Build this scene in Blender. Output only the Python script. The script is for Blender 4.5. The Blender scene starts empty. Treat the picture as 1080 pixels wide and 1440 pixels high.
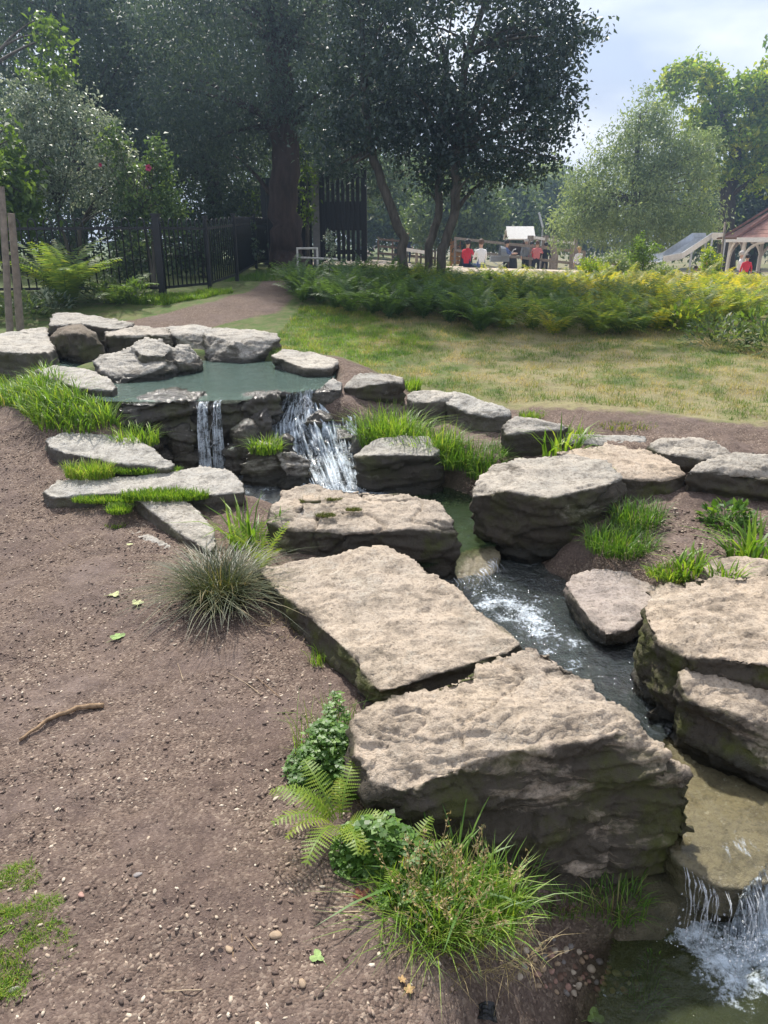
import bpy, bmesh, math, random
import numpy as np
from mathutils import Vector, Matrix, noise as mnoise
random.seed(7); RNG = np.random.default_rng(7)
S = bpy.context.scene
COL = S.collection

# ------------------------------------------------------------------ camera, sky, sun, exposure
CAM_H, PITCH, FPX = 1.6, 20.0, 1040.0
cam_d = bpy.data.cameras.new('camera'); cam = bpy.data.objects.new('camera', cam_d); COL.objects.link(cam)
cam.location = (0, 0, CAM_H); cam.rotation_euler = (math.radians(90 - PITCH), 0, 0)
cam_d.sensor_fit = 'VERTICAL'; cam_d.sensor_height = 36.0; cam_d.lens = 36.0 * FPX / 1440.0
cam_d.clip_start = 0.05; cam_d.clip_end = 3000
S.camera = cam

SUN_EL, SUN_AZ = 54.0, -18.0          # degrees; azimuth measured from the view direction (+Y), negative = left
world = bpy.data.worlds.new('World'); S.world = world; world.use_nodes = True
wn, wl = world.node_tree.nodes, world.node_tree.links
wn.clear()
w_out = wn.new('ShaderNodeOutputWorld'); w_bg = wn.new('ShaderNodeBackground'); w_bg.inputs[1].default_value = 0.12
sky = wn.new('ShaderNodeTexSky'); sky.sky_type = 'NISHITA'; sky.sun_disc = False
sky.sun_elevation = math.radians(SUN_EL); sky.sun_rotation = math.radians(SUN_AZ)
sky.air_density = 1.0; sky.dust_density = 1.5; sky.ozone_density = 1.5
w_tc = wn.new('ShaderNodeTexCoord'); w_map = wn.new('ShaderNodeMapping'); w_map.inputs['Scale'].default_value = (1, 1, 2.6)
w_map.inputs['Location'].default_value = (0.35, 0.2, 0.0)
w_n = wn.new('ShaderNodeTexNoise'); w_n.inputs['Scale'].default_value = 2.1; w_n.inputs['Detail'].default_value = 7; w_n.inputs['Roughness'].default_value = 0.52
w_r = wn.new('ShaderNodeValToRGB'); w_r.color_ramp.elements[0].position = 0.34; w_r.color_ramp.elements[1].position = 0.66
w_r.color_ramp.elements[0].color = (0.62, 0.62, 0.62, 1); w_r.color_ramp.elements[1].color = (1, 1, 1, 1)
w_n2 = wn.new('ShaderNodeTexNoise'); w_n2.inputs['Scale'].default_value = 4.2; w_n2.inputs['Detail'].default_value = 5
w_r2 = wn.new('ShaderNodeValToRGB'); w_r2.color_ramp.elements[0].position = 0.38; w_r2.color_ramp.elements[1].position = 0.64
w_r2.color_ramp.elements[0].color = (3.9, 4.1, 4.9, 1); w_r2.color_ramp.elements[1].color = (7.6, 7.6, 7.8, 1)
w_mix = wn.new('ShaderNodeMix'); w_mix.data_type = 'RGBA'
wl.new(w_tc.outputs['Generated'], w_map.inputs['Vector']); wl.new(w_map.outputs[0], w_n.inputs['Vector']); wl.new(w_map.outputs[0], w_n2.inputs['Vector'])
wl.new(w_n.outputs['Fac'], w_r.inputs[0]); wl.new(w_n2.outputs['Fac'], w_r2.inputs[0])
wl.new(w_r.outputs[0], w_mix.inputs[0]); wl.new(sky.outputs[0], w_mix.inputs[6]); wl.new(w_r2.outputs[0], w_mix.inputs[7])
wl.new(w_mix.outputs[2], w_bg.inputs[0]); wl.new(w_bg.outputs[0], w_out.inputs[0])

sun_d = bpy.data.lights.new('sun', 'SUN'); sun_d.energy = 5.0; sun_d.angle = math.radians(2.0); sun_d.color = (1.0, 0.945, 0.86)
sun = bpy.data.objects.new('sun', sun_d); COL.objects.link(sun)
_a, _e = math.radians(SUN_AZ), math.radians(SUN_EL)
SUN_DIR = Vector((math.sin(_a) * math.cos(_e), math.cos(_a) * math.cos(_e), math.sin(_e)))
sun.rotation_euler = SUN_DIR.to_track_quat('Z', 'Y').to_euler(); sun.location = (-6, 20, 40)

S.view_settings.view_transform = 'Standard'; S.view_settings.look = 'None'; S.view_settings.gamma = 1.0
S.view_settings.use_curve_mapping = False; S.view_settings.exposure = 0.56
S.render.engine = 'CYCLES'; S.cycles.use_denoising = True
S.cycles.max_bounces = 8; S.cycles.transparent_max_bounces = 24; S.cycles.caustics_reflective = False; S.cycles.caustics_refractive = False
S.cycles.sample_clamp_indirect = 6.0

# ------------------------------------------------------------------ helpers: positions
_cp, _sp = math.cos(math.radians(PITCH)), math.sin(math.radians(PITCH))
def ray(px, py):
    u, v = (px - 540.0) / FPX, (py - 720.0) / FPX
    return np.array((u, _cp - v * _sp, -_sp - v * _cp))
def PZ(px, py, z):                       # the point at height z seen there
    d = ray(px, py); t = (z - CAM_H) / d[2]
    return np.array((d[0] * t, d[1] * t, z))
def PY(px, py, Y):                       # the point at distance Y seen there
    d = ray(px, py); t = Y / d[1]
    return np.array((d[0] * t, Y, CAM_H + d[2] * t))

# ------------------------------------------------------------------ helpers: noise
_gr = np.random.default_rng(3).normal(size=(256, 3)); _gr /= np.linalg.norm(_gr, axis=1)[:, None]
def _hash(i, j, k, seed):
    h = (i * 73856093) ^ (j * 19349663) ^ (k * 83492791) ^ (seed * 2654435761)
    h = (h ^ (h >> 13)) * 1274126177
    return (h ^ (h >> 16)) & 255
def perlin(p, seed=0):
    p = np.asarray(p, float); f0 = np.floor(p); fr = p - f0; I = f0.astype(np.int64)
    w = fr * fr * fr * (fr * (fr * 6 - 15) + 10)
    out = np.zeros(len(p))
    for a in (0, 1):
        wx = w[:, 0] if a else 1 - w[:, 0]
        for b in (0, 1):
            wy = w[:, 1] if b else 1 - w[:, 1]
            for c in (0, 1):
                wz = w[:, 2] if c else 1 - w[:, 2]
                g = _gr[_hash(I[:, 0] + a, I[:, 1] + b, I[:, 2] + c, seed)]
                d = g[:, 0] * (fr[:, 0] - a) + g[:, 1] * (fr[:, 1] - b) + g[:, 2] * (fr[:, 2] - c)
                out += wx * wy * wz * d
    return out * 1.6
def fbm(p, octv=4, seed=0, gain=0.5):
    p = np.asarray(p, float); o = np.zeros(len(p)); a = 1.0
    for k in range(octv):
        o += a * perlin(p, seed + k * 17); p = p * 2.03; a *= gain
    return o
def fbm2(x, y, s, octv=4, seed=0, gain=0.5):
    x = np.asarray(x, float); sh = x.shape
    return fbm(np.stack([x.ravel() * s, np.asarray(y, float).ravel() * s, np.full(x.size, 0.37)], 1), octv, seed, gain).reshape(sh)
_off = np.random.default_rng(11).random((256, 3)); _fg = np.random.default_rng(12).normal(size=(256, 3)) * .55; _fo = np.random.default_rng(13).normal(size=256) * .5
def worley(p, seed=0):
    """broken-facet height, and distance to the nearest joint"""
    p = np.asarray(p, float); I = np.floor(p).astype(np.int64); n = len(p); b1 = np.full(n, 9.); b2 = np.full(n, 9.); bi = np.zeros(n, np.int64); bv = np.zeros((n, 3))
    for a in (-1, 0, 1):
        for b in (-1, 0, 1):
            for c in (-1, 0, 1):
                h = _hash(I[:, 0] + a, I[:, 1] + b, I[:, 2] + c, seed); v = p - (I + np.array((a, b, c)) + _off[h]); d = (v * v).sum(1)
                m = d < b1; b2 = np.where(m, b1, np.minimum(b2, d)); b1 = np.where(m, d, b1); bi = np.where(m, h, bi); bv[m] = v[m]
    return _fo[bi] + (_fg[bi] * bv).sum(1), np.sqrt(b2) - np.sqrt(b1)
def sstep(a, b, x):
    t = np.clip((x - a) / (b - a), 0, 1); return t * t * (3 - 2 * t)

# ------------------------------------------------------------------ helpers: meshes and objects
def mesh_np(name, V, F, attrs=None, smooth=False, fmat=None):
    """V (n,3); F list of index arrays with equal width per array, or one array."""
    m = bpy.data.meshes.new(name)
    Fs = F if isinstance(F, list) else [F]
    Fs = [np.asarray(f, np.int32) for f in Fs if len(f)]
    nl = sum(f.size for f in Fs); npoly = sum(len(f) for f in Fs)
    m.vertices.add(len(V)); m.vertices.foreach_set('co', np.asarray(V, np.float32).ravel())
    m.loops.add(nl); m.polygons.add(npoly)
    m.loops.foreach_set('vertex_index', np.concatenate([f.ravel() for f in Fs]))
    tot = np.concatenate([np.full(len(f), f.shape[1], np.int32) for f in Fs])
    st = np.concatenate([[0], np.cumsum(tot)[:-1]]).astype(np.int32)
    m.polygons.foreach_set('loop_start', st); m.polygons.foreach_set('loop_total', tot)
    if smooth: m.polygons.foreach_set('use_smooth', np.ones(npoly, bool))
    if fmat is not None: m.polygons.foreach_set('material_index', np.asarray(fmat, np.int32))
    for k, v in (attrs or {}).items():
        a = m.attributes.new(k, 'FLOAT', 'POINT'); a.data.foreach_set('value', np.asarray(v, np.float32))
    m.update(calc_edges=True); m.validate()
    return m
def tag(o, label=None, cat=None, group=None, kind=None):
    if label: o['label'] = label
    if cat: o['category'] = cat
    if group: o['group'] = group
    if kind: o['kind'] = kind
    return o
def link(name, mesh, mat=None, parent=None, loc=None):
    o = bpy.data.objects.new(name, mesh); COL.objects.link(o)
    if mat is not None and mesh is not None:
        mesh.materials.clear()
        for mm in (mat if isinstance(mat, (list, tuple)) else [mat]): mesh.materials.append(mm)
    if loc is not None: o.location = loc
    if parent is not None: o.parent = parent
    return o
def empty(name, loc, rz=0.0):
    o = bpy.data.objects.new(name, None); COL.objects.link(o); o.location = loc; o.rotation_euler = (0, 0, rz); o.empty_display_size = 0.1
    return o
class MB:
    """collects simple shapes into one mesh"""
    def __init__(s): s.V = []; s.F = []; s.M = []; s.n = 0; s.m = 0
    def add(s, V, F):
        b = s.n; s.V.extend([tuple(v) for v in V]); s.n += len(V)
        for f in F: s.F.append(tuple(i + b for i in f)); s.M.append(s.m)
        return s
    def box(s, c, size, rz=0.0, rot=None):
        hx, hy, hz = size[0] / 2, size[1] / 2, size[2] / 2
        R = rot if rot is not None else Matrix.Rotation(rz, 3, 'Z')
        V = [Vector(c) + R @ Vector((x * hx, y * hy, z * hz)) for z in (-1, 1) for x, y in ((-1, -1), (1, -1), (1, 1), (-1, 1))]
        return s.add(V, [(3, 2, 1, 0), (4, 5, 6, 7), (0, 1, 5, 4), (1, 2, 6, 5), (2, 3, 7, 6), (3, 0, 4, 7)])
    def bar(s, a, b, w, h=None, up=(0, 0, 1)):
        a, b = Vector(a), Vector(b); d = (b - a); L = d.length; d.normalize(); u = Vector(up)
        if abs(d.dot(u)) > 0.98: u = Vector((0, 1, 0))
        sx = d.cross(u).normalized(); uu = sx.cross(d).normalized()
        R = Matrix((sx, d, uu)).transposed()
        return s.box((a + b) / 2, (w, L, h or w), rot=R)
    def tube(s, pts, rad, n=6, cap=True):
        pts = [Vector(p) for p in pts]
        if not hasattr(rad, '__len__'): rad = [rad] * len(pts)
        V = []; F = []; prev = None
        for i, p in enumerate(pts):
            t = (pts[min(i + 1, len(pts) - 1)] - pts[max(i - 1, 0)]).normalized()
            if prev is None: u = t.orthogonal().normalized()
            else: u = (prev - t * prev.dot(t)).normalized()
            prev = u; v = t.cross(u)
            for k in range(n):
                an = 2 * math.pi * k / n; V.append(p + (u * math.cos(an) + v * math.sin(an)) * rad[i])
        for i in range(len(pts) - 1):
            for k in range(n):
                a, b = i * n + k, i * n + (k + 1) % n; F.append((a, b, b + n, a + n))
        if cap: F.append(tuple(range(n - 1, -1, -1))); F.append(tuple(range((len(pts) - 1) * n, len(pts) * n)))
        return s.add(V, F)
    def mesh(s, name, smooth=False):
        m = bpy.data.meshes.new(name); m.from_pydata(s.V, [], s.F); 
        m.polygons.foreach_set('material_index', s.M)
        if smooth: m.polygons.foreach_set('use_smooth', [True] * len(s.F))
        m.update(); return m
    def build(s, name, mat, parent=None, loc=None, smooth=False):
        m = s.mesh(name, smooth); return link(name, m, mat, parent, loc)

# ------------------------------------------------------------------ helpers: materials
class Mat:
    def __init__(s, name):
        s.m = bpy.data.materials.new(name); s.m.use_nodes = True; s.t = s.m.node_tree; s.n = s.t.nodes; s.l = s.t.links
        s.n.clear(); s.out = s.n.new('ShaderNodeOutputMaterial'); s._c = None
    def node(s, typ, **kw):
        n = s.n.new(typ)
        for k, v in kw.items(): setattr(n, k, v)
        return n
    def coord(s):
        if s._c is None: s._c = s.node('ShaderNodeNewGeometry').outputs['Position']
        return s._c
    def noise(s, scale, detail=4, rough=0.55, vec=None, stretch=None, dist=0.0):
        n = s.node('ShaderNodeTexNoise'); n.inputs['Scale'].default_value = scale; n.inputs['Detail'].default_value = detail
        n.inputs['Roughness'].default_value = rough; n.inputs['Distortion'].default_value = dist
        v = vec or s.coord()
        if stretch:
            mp = s.node('ShaderNodeMapping'); mp.inputs['Scale'].default_value = stretch; s.l.new(v, mp.inputs[0]); v = mp.outputs[0]
        s.l.new(v, n.inputs['Vector']); return n.outputs['Fac']
    def voro(s, scale, feature='F1', vec=None):
        n = s.node('ShaderNodeTexVoronoi', feature=feature); n.inputs['Scale'].default_value = scale; s.l.new(vec or s.coord(), n.inputs['Vector']); return n
    def ramp(s, fac, stops):
        r = s.node('ShaderNodeValToRGB'); el = r.color_ramp.elements
        while len(el) < len(stops): el.new(0.5)
        for e, (p, c) in zip(el, stops):
            e.position = p; e.color = (c, c, c, 1) if not hasattr(c, '__len__') else (*c, 1)
        s.l.new(fac, r.inputs[0]); return r.outputs[0]
    def mix(s, fac, a, b, mode='MIX'):
        n = s.node('ShaderNodeMix', data_type='RGBA', blend_type=mode)
        for inp, v in ((n.inputs[0], fac), (n.inputs[6], a), (n.inputs[7], b)):
            if hasattr(v, 'is_linked') or hasattr(v, 'links'): s.l.new(v, inp)
            elif hasattr(v, '__len__'): inp.default_value = (*v, 1)
            else: inp.default_value = v
        return n.outputs[2]
    def math(s, op, a, b=None, clamp=False):
        n = s.node('ShaderNodeMath', operation=op, use_clamp=clamp)
        for inp, v in zip(n.inputs, (a, b)):
            if v is None: continue
            if hasattr(v, 'links'): s.l.new(v, inp)
            else: inp.default_value = v
        return n.outputs[0]
    def attr(s, name):
        n = s.node('ShaderNodeAttribute'); n.attribute_name = name; return n.outputs['Fac']
    def bump(s, h, strength=0.4, dist=0.01, normal=None):
        b = s.node('ShaderNodeBump'); b.inputs['Strength'].default_value = strength; b.inputs['Distance'].default_value = dist
        s.l.new(h, b.inputs['Height'])
        if normal is not None: s.l.new(normal, b.inputs['Normal'])
        return b.outputs[0]
    def bsdf(s, color, rough=0.8, spec=0.3, normal=None, metal=0.0):
        b = s.node('ShaderNodeBsdfPrincipled')
        for k, v in (('Base Color', color), ('Roughness', rough), ('Specular IOR Level', spec), ('Metallic', metal)):
            if hasattr(v, 'links'): s.l.new(v, b.inputs[k])
            elif hasattr(v, '__len__'): b.inputs[k].default_value = (*v, 1)
            else: b.inputs[k].default_value = v
        if normal is not None: s.l.new(normal, b.inputs['Normal'])
        return b.outputs[0]
    def done(s, surf): s.l.new(surf, s.out.inputs['Surface']); return s.m

def simple_mat(name, col, rough=0.7, spec=0.3, var=0.25, scale=6.0, bump=0.2, metal=0.0):
    M = Mat(name); n = M.noise(scale, 5); c = M.ramp(n, [(0.25, tuple(x * (1 - var) for x in col)), (0.75, tuple(min(1, x * (1 + var)) for x in col))])
    return M.done(M.bsdf(c, rough, spec, M.bump(M.noise(scale * 8, 4), bump, 0.004), metal))
def leaf_mat(name, stops, trans=0.35, rough=0.5, spec=0.35, tboost=1.6, tblue=.45):
    """leaf colour chosen per leaf by the attribute lv; light passes through the blade"""
    M = Mat(name); c = M.ramp(M.attr('lv'), stops)
    d = M.bsdf(c, rough, spec)
    t = M.node('ShaderNodeBsdfTranslucent')
    tc = M.mix(1.0, c, (tboost * 1.05, tboost, tboost * tblue), 'MULTIPLY'); M.l.new(tc, t.inputs[0])
    mx = M.node('ShaderNodeMixShader'); mx.inputs[0].default_value = trans
    M.l.new(d, mx.inputs[1]); M.l.new(t.outputs[0], mx.inputs[2])
    return M.done(mx.outputs[0])
# ------------------------------------------------------------------ the lie of the land
_by = np.array([-60, -5, 0, 2.0, 3.5, 4.3, 5.25, 7, 9.2, 11, 14, 17, 22, 30, 45, 70, 400.])
_bz = np.array([-.3, -.02, 0, 0, .07, .17, .31, .45, .60, .86, .96, 1.08, 1.1, .95, .62, .6, 2.0])
_yy = np.linspace(-60, 400, 9201); _zz = np.interp(_yy, _by, _bz); _k = np.hanning(25); _k /= _k.sum()
_zz = np.convolve(np.pad(_zz, 12, mode='edge'), _k, 'valid')
W_POOL, W_FALL, W_MID, W_LOW, W_END = 0.55, 0.05, 0.03, -0.10, -0.38
# channel centre line: picture column, row, water level, half width
_ch = [(250, 640, .05, .32), (330, 662, .05, .40), (480, 688, .05, .42), (590, 706, .03, .30), (655, 745, .03, .30), (690, 815, -.06, .26),
       (775, 885, -.10, .30), (870, 940, -.10, .36), (915, 1000, -.10, .30), (985, 1090, -.13, .36), (1030, 1200, -.15, .36), (1045, 1330, -.38, .34), (1060, 1560, -.40, .36), (1120, 2100, -.42, .36)]
CH = np.array([(*PZ(a, b, z)[:2], z, w) for a, b, z, w in _ch])
def channel(x, y):
    """distance outside the channel edge, and the water level there"""
    best = np.full(x.shape, 1e9); lev = np.zeros(x.shape)
    for i in range(len(CH) - 1):
        a, b = CH[i], CH[i + 1]; dx, dy = b[0] - a[0], b[1] - a[1]; L2 = dx * dx + dy * dy
        t = np.clip(((x - a[0]) * dx + (y - a[1]) * dy) / L2, 0, 1)
        d = np.hypot(x - a[0] - t * dx, y - a[1] - t * dy) - (a[3] + t * (b[3] - a[3]))
        l = a[2] + t * (b[2] - a[2]); m = d < best; best = np.where(m, d, best); lev = np.where(m, l, lev)
    return best, lev
_pc = (PZ(300, 530, .55)[0] - .02, 6.15)
def pool_d(x, y): return np.hypot((x - _pc[0]) / 1.02, (y - _pc[1]) / 0.95)
def path_mask(x, y):
    """1 on bare trodden earth"""
    n = 0.35 * fbm2(x, y, 1.1, 4, 21)
    lx = np.interp(y, [0, 3, 4.4, 5.2, 6.0, 7.0, 9.0, 11, 14, 18], [9, 9, 9, -1.6, -2.4, -3.0, -1.5, -1.75, -2.1, -2.4])
    left = sstep(-0.15, 0.25, (lx - x) + n * 0.5)
    left = np.where(y < 4.4, 1.0, left)
    left = np.where(y > 7.3, sstep(np.interp(y, [9.0, 10.5, 12], [.95, .75, .5]), np.interp(y, [9.0, 10.5, 12], [.55, .4, .2]), np.abs(x - np.interp(y, [7.3, 8.4, 9.2, 9.8, 10.4, 11.2, 13, 15, 18, 22], [-4.6, -4.0, -3.1, -2.4, -1.95, -1.8, -1.75, -1.9, -1.9, -1.6])) - 0.3 * n), left)
    # trodden strip behind the right bank stones
    sx = np.interp(x, [-.9, -.3, .3, 1.0, 1.8, 2.6, 4], [6.9, 6.45, 5.95, 5.55, 5.2, 4.9, 4.4])
    strip = (1 - sstep(-0.1, 0.55, y - sx - 0.35 * n)) * sstep(-1.2, -0.6, x)
    return np.clip(np.maximum(left, strip), 0, 1)
def H(x, y, fine=True):
    x = np.asarray(x, float); y = np.asarray(y, float)
    z = np.interp(y, _yy, _zz)
    far = sstep(16, 40, y); z = z - far * 1.15 * sstep(2, 14, x) - 0.22 * sstep(-.6, 2.2, x) * sstep(9.0, 12.0, y)
    z = z + 0.05 * fbm2(x, y, 0.35, 3, 5) * sstep(1, 8, y)
    if fine: z = z + 0.012 * fbm2(x, y, 2.2, 4, 9) * (1 - sstep(12, 25, y))
    # berm round the upper pool, then the pool itself
    pd = pool_d(x, y); z = z + 0.20 * (1 - sstep(1.15, 1.75, pd)) * sstep(4.0, 5.0, y)
    # right bank a little higher
    z = z + 0.10 * sstep(0.9, 1.6, x) * sstep(2.4, 3.4, y) * (1 - sstep(5, 6.5, y))
    z = z - 0.30 * sstep(-0.08, 0.62, x) * (1 - sstep(1.6, 2.3, y))
    pool = 1 - sstep(0.80, 1.12, pd); z = z * (1 - pool) + 0.30 * pool
    d, lev = channel(x, y)
    c = 1 - sstep(-0.10, np.where(y < 1.75, 0.42, 0.30), d); z = np.where(y < 5.6, z * (1 - c) + np.minimum(z, lev - 0.13) * c, z)
    if fine:                             # scuffs, tread marks and small lumps on the trodden earth
        near = (y > 0.6) & (y < 7) & (x > -3.2) & (x < 3.2)
        if near.any():
            xs, ys = x[near], y[near]
            lump = 0.018 * fbm2(xs, ys, 4.0, 3, 71) + 0.009 * fbm2(xs, ys, 10, 2, 75) + 0.008 * np.maximum(0, fbm2(xs, ys, 20, 3, 72)) + 0.0042 * fbm2(xs, ys, 55, 2, 73)
            z[near] += lump * (0.35 + 0.65 * path_mask(xs, ys))
    return z
def HZ(x, y): return float(H(np.array([x]), np.array([y]))[0])
def GP(px, py):                          # where the sight line meets the ground
    d = ray(px, py); t = np.linspace(0.8, 70, 4000); h = H(d[0] * t, d[1] * t); z = CAM_H + d[2] * t
    i = int(np.argmax(z < h)) or len(t) - 1
    return np.array((d[0] * t[i], d[1] * t[i], h[i]))

def axis(lo, hi, fine_lo, fine_hi, step, grow):
    a = list(np.arange(fine_lo, fine_hi, step)); s = step
    while a[-1] < hi: s *= grow; a.append(a[-1] + s)
    s = step
    while a[0] > lo: s *= grow; a.insert(0, a[0] - s)
    return np.array(a)
GX = axis(-260, 260, -2.6, 2.7, 0.019, 1.055); GY = axis(-60, 330, 0.7, 6.6, 0.021, 1.045)
X, Y = np.meshgrid(GX, GY); Z = H(X, Y)
nx, ny = len(GX), len(GY)
# what covers the ground (true colour of the place, not light): path, lawn, sand, wet bank
def sand_mask(x, y):
    return sstep(19, 21, y + 0.8 * fbm2(x, y, 0.5, 2, 4)) * (1 - sstep(40, 46, y)) * sstep(-3.5, -1.5, x) 
pm = path_mask(X, Y); sm = sand_mask(X, Y)
dd, lv_ = channel(X, Y)
dn = fbm2(X, Y, 0.9, 4, 31)
dry = np.clip(0.52 + 0.45 * dn + 0.40 * fbm2(X, Y, 3.4, 5, 33, .7) + 0.30 * sstep(-.5, 2.5, X) - 0.55 * sstep(-.2, -1.2, X), 0, 1)
wet = 1 - sstep(-0.05, 0.26, dd + 0.10 * dn)
wet = np.where(Y > 5.7, 0, wet); wet = np.maximum(wet, 1 - sstep(0.95, 1.1, pool_d(X, Y)))
grassy = (1 - pm) * (1 - sm)
idx = np.arange(nx * ny).reshape(ny, nx)
F = np.stack([idx[:-1, :-1], idx[:-1, 1:], idx[1:, 1:], idx[1:, :-1]], -1).reshape(-1, 4)
gm = mesh_np('ground', np.stack([X, Y, Z], -1).reshape(-1, 3), F, {'grassy': grassy.ravel(), 'sandy': sm.ravel(), 'dry': dry.ravel(), 'wet': wet.ravel()}, smooth=True)

M = Mat('ground_earth')
n1 = M.noise(1.1, 5, .6); n2 = M.noise(14, 6, .65); n3 = M.noise(90, 4, .7); vo = M.voro(120)
soil = M.ramp(n1, [(0.32, (.084, .056, .046)), (0.5, (.130, .094, .080)), (0.68, (.195, .150, .132))])
soil = M.mix(M.ramp(n2, [(0.45, 0.0), (0.66, 0.75)]), soil, (.062, .043, .036))
soil = M.mix(M.ramp(M.noise(.8, 4, .6), [(0.50, 0.0), (0.66, 0.55)]), soil, (.075, .055, .048))
soil = M.mix(M.ramp(n3, [(0.55, 0.0), (0.70, 0.6)]), soil, (.34, .26, .20))
grit = M.ramp(vo.outputs['Color'], [(0.0, (.060, .042, .034)), (0.35, (.13, .092, .072)), (0.7, (.19, .14, .11)), (1.0, (.40, .32, .25))])
gmask = M.ramp(M.noise(3.2, 5, .65), [(0.38, 0.1), (0.58, 0.9)])
soil = M.mix(gmask, soil, grit)
turf = M.ramp(M.attr('dry'), [(0.2, (.075, .125, .028)), (0.5, (.14, .165, .05)), (0.85, (.26, .235, .12))])
turf = M.mix(M.ramp(M.noise(9, 6, .7), [(0.4, 0.0), (0.65, 0.6)]), turf, (.20, .155, .10))
turf = M.mix(M.ramp(n3, [(0.5, 0.0), (0.7, 0.5)]), turf, (.05, .08, .02))
gfac = M.math('ADD', M.attr('grassy'), M.math('MULTIPLY', M.math('SUBTRACT', n2, 0.5), 0.9)); gfac = M.ramp(gfac, [(0.35, 0.0), (0.65, 1.0)])
base = M.mix(gfac, soil, turf)
base = M.mix(M.attr('sandy'), base, (.50, .42, .33))
wetc = M.ramp(M.noise(20, 5), [(0.3, (.045, .042, .024)), (0.55, (.085, .078, .045)), (0.75, (.14, .12, .075))])
base = M.mix(M.attr('wet'), base, wetc)
rough = M.ramp(M.attr('wet'), [(0.0, 0.92), (1.0, 0.45)])
hgt = M.math('ADD', M.math('MULTIPLY', n3, 0.6), M.math('MULTIPLY', vo.outputs['Distance'], M.math('MULTIPLY', gmask, -.55)))
hgt = M.math('ADD', hgt, M.math('MULTIPLY', n2, 0.8))
ground_mat = M.done(M.bsdf(base, rough, 0.25, M.bump(hgt, 0.85, 0.016)))
ground = link('ground', gm, ground_mat); tag(ground, 'trodden brown earth and patchy lawn', 'ground', kind='structure')
# ------------------------------------------------------------------ rocks
def rock_material(name, tan=(.40, .325, .245), grey=(.34, .315, .28), stain_shade=0.5, moss=0.25, wet=False, pale=0.4):
    M = Mat(name)
    a = M.noise(2.6, 6, .6); b = M.noise(11, 7, .68); c = M.noise(70, 5, .7); st = M.noise(3.2, 7, .68, stretch=(1, 1, 3.4), dist=.5)
    col = M.ramp(a, [(0.3, grey), (0.55, tan), (0.75, tuple(x * 1.12 for x in tan))])
    col = M.mix(M.ramp(b, [(0.38, 0.75), (0.52, 0.0)]), col, tuple(x * .52 for x in tan))
    col = M.mix(M.ramp(M.noise(7, 8, .75), [(0.56, 0.0), (0.70, pale)]), col, (.56, .50, .41))
    col = M.mix(M.ramp(c, [(0.36, 0.55), (0.5, 0.0)]), col, (.10, .08, .06))
    col = M.mix(M.ramp(M.noise(34, 5, .75), [(0.60, 0.0), (0.72, .55)]), col, (.60, .55, .46))
    col = M.mix(M.ramp(M.noise(150, 3, .7), [(0.60, 0.0), (0.70, .6)]), col, (.06, .05, .04))
    # dark algae in streaks and patches, with face shade put into the same colour
    sa = M.attr('face'); sf = M.math('MULTIPLY', M.ramp(M.math('ADD', st, M.math('MULTIPLY', sa, 0.31)), [(0.57, 0.0), (0.69, 1.0)]), stain_shade)
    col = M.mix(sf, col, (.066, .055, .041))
    mf = M.math('MULTIPLY', M.ramp(M.noise(4.2, 6, .7), [(0.47, 0.0), (0.62, 1.0)]), M.math('MULTIPLY', M.attr('damp'), moss))
    col = M.mix(mf, col, (.075, .082, .018))
    oi = M.node('ShaderNodeObjectInfo'); col = M.mix(M.math('MULTIPLY', oi.outputs['Random'], .55), col, M.mix(1.0, col, (.84, .92, 1.02), 'MULTIPLY'))
    wetf = M.attr('wetline'); col = M.mix(wetf, col, (.030, .028, .021))
    rough = M.ramp(wetf, [(0.0, 0.9), (1.0, 0.22)])
    if wet:
        rough = 0.2
    h = M.math('ADD', M.math('MULTIPLY', b, 1.0), M.math('MULTIPLY', c, 0.55)); h = M.math('ADD', h, M.math('MULTIPLY', M.noise(220, 3, .7), .22))
    return M.done(M.bsdf(col, rough, 0.5 if wet else 0.28, M.bump(h, 0.75, 0.020)))
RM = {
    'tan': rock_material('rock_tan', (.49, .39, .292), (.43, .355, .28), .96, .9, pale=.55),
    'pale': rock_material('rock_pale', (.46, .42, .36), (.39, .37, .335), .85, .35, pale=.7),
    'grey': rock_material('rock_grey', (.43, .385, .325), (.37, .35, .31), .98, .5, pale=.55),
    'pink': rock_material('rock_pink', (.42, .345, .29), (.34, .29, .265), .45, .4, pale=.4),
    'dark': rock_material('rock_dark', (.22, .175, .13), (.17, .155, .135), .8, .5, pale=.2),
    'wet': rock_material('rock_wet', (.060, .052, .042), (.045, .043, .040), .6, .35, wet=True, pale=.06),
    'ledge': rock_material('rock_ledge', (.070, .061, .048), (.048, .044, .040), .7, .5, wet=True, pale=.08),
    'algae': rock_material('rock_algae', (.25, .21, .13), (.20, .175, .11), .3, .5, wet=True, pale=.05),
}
def hull_verts(top, base, bot=(), s=1.0, extra=()):
    P = [PZ(*p) for p in top]; c = np.mean(P, 0); out = list(P)
    for p in P:
        q = c + (p - c) * s; out.append(np.array((q[0], q[1], base)))
    out += [PZ(*p) for p in bot]; out += [np.array(e, float) for e in extra]
    return out
_dg = None
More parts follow.
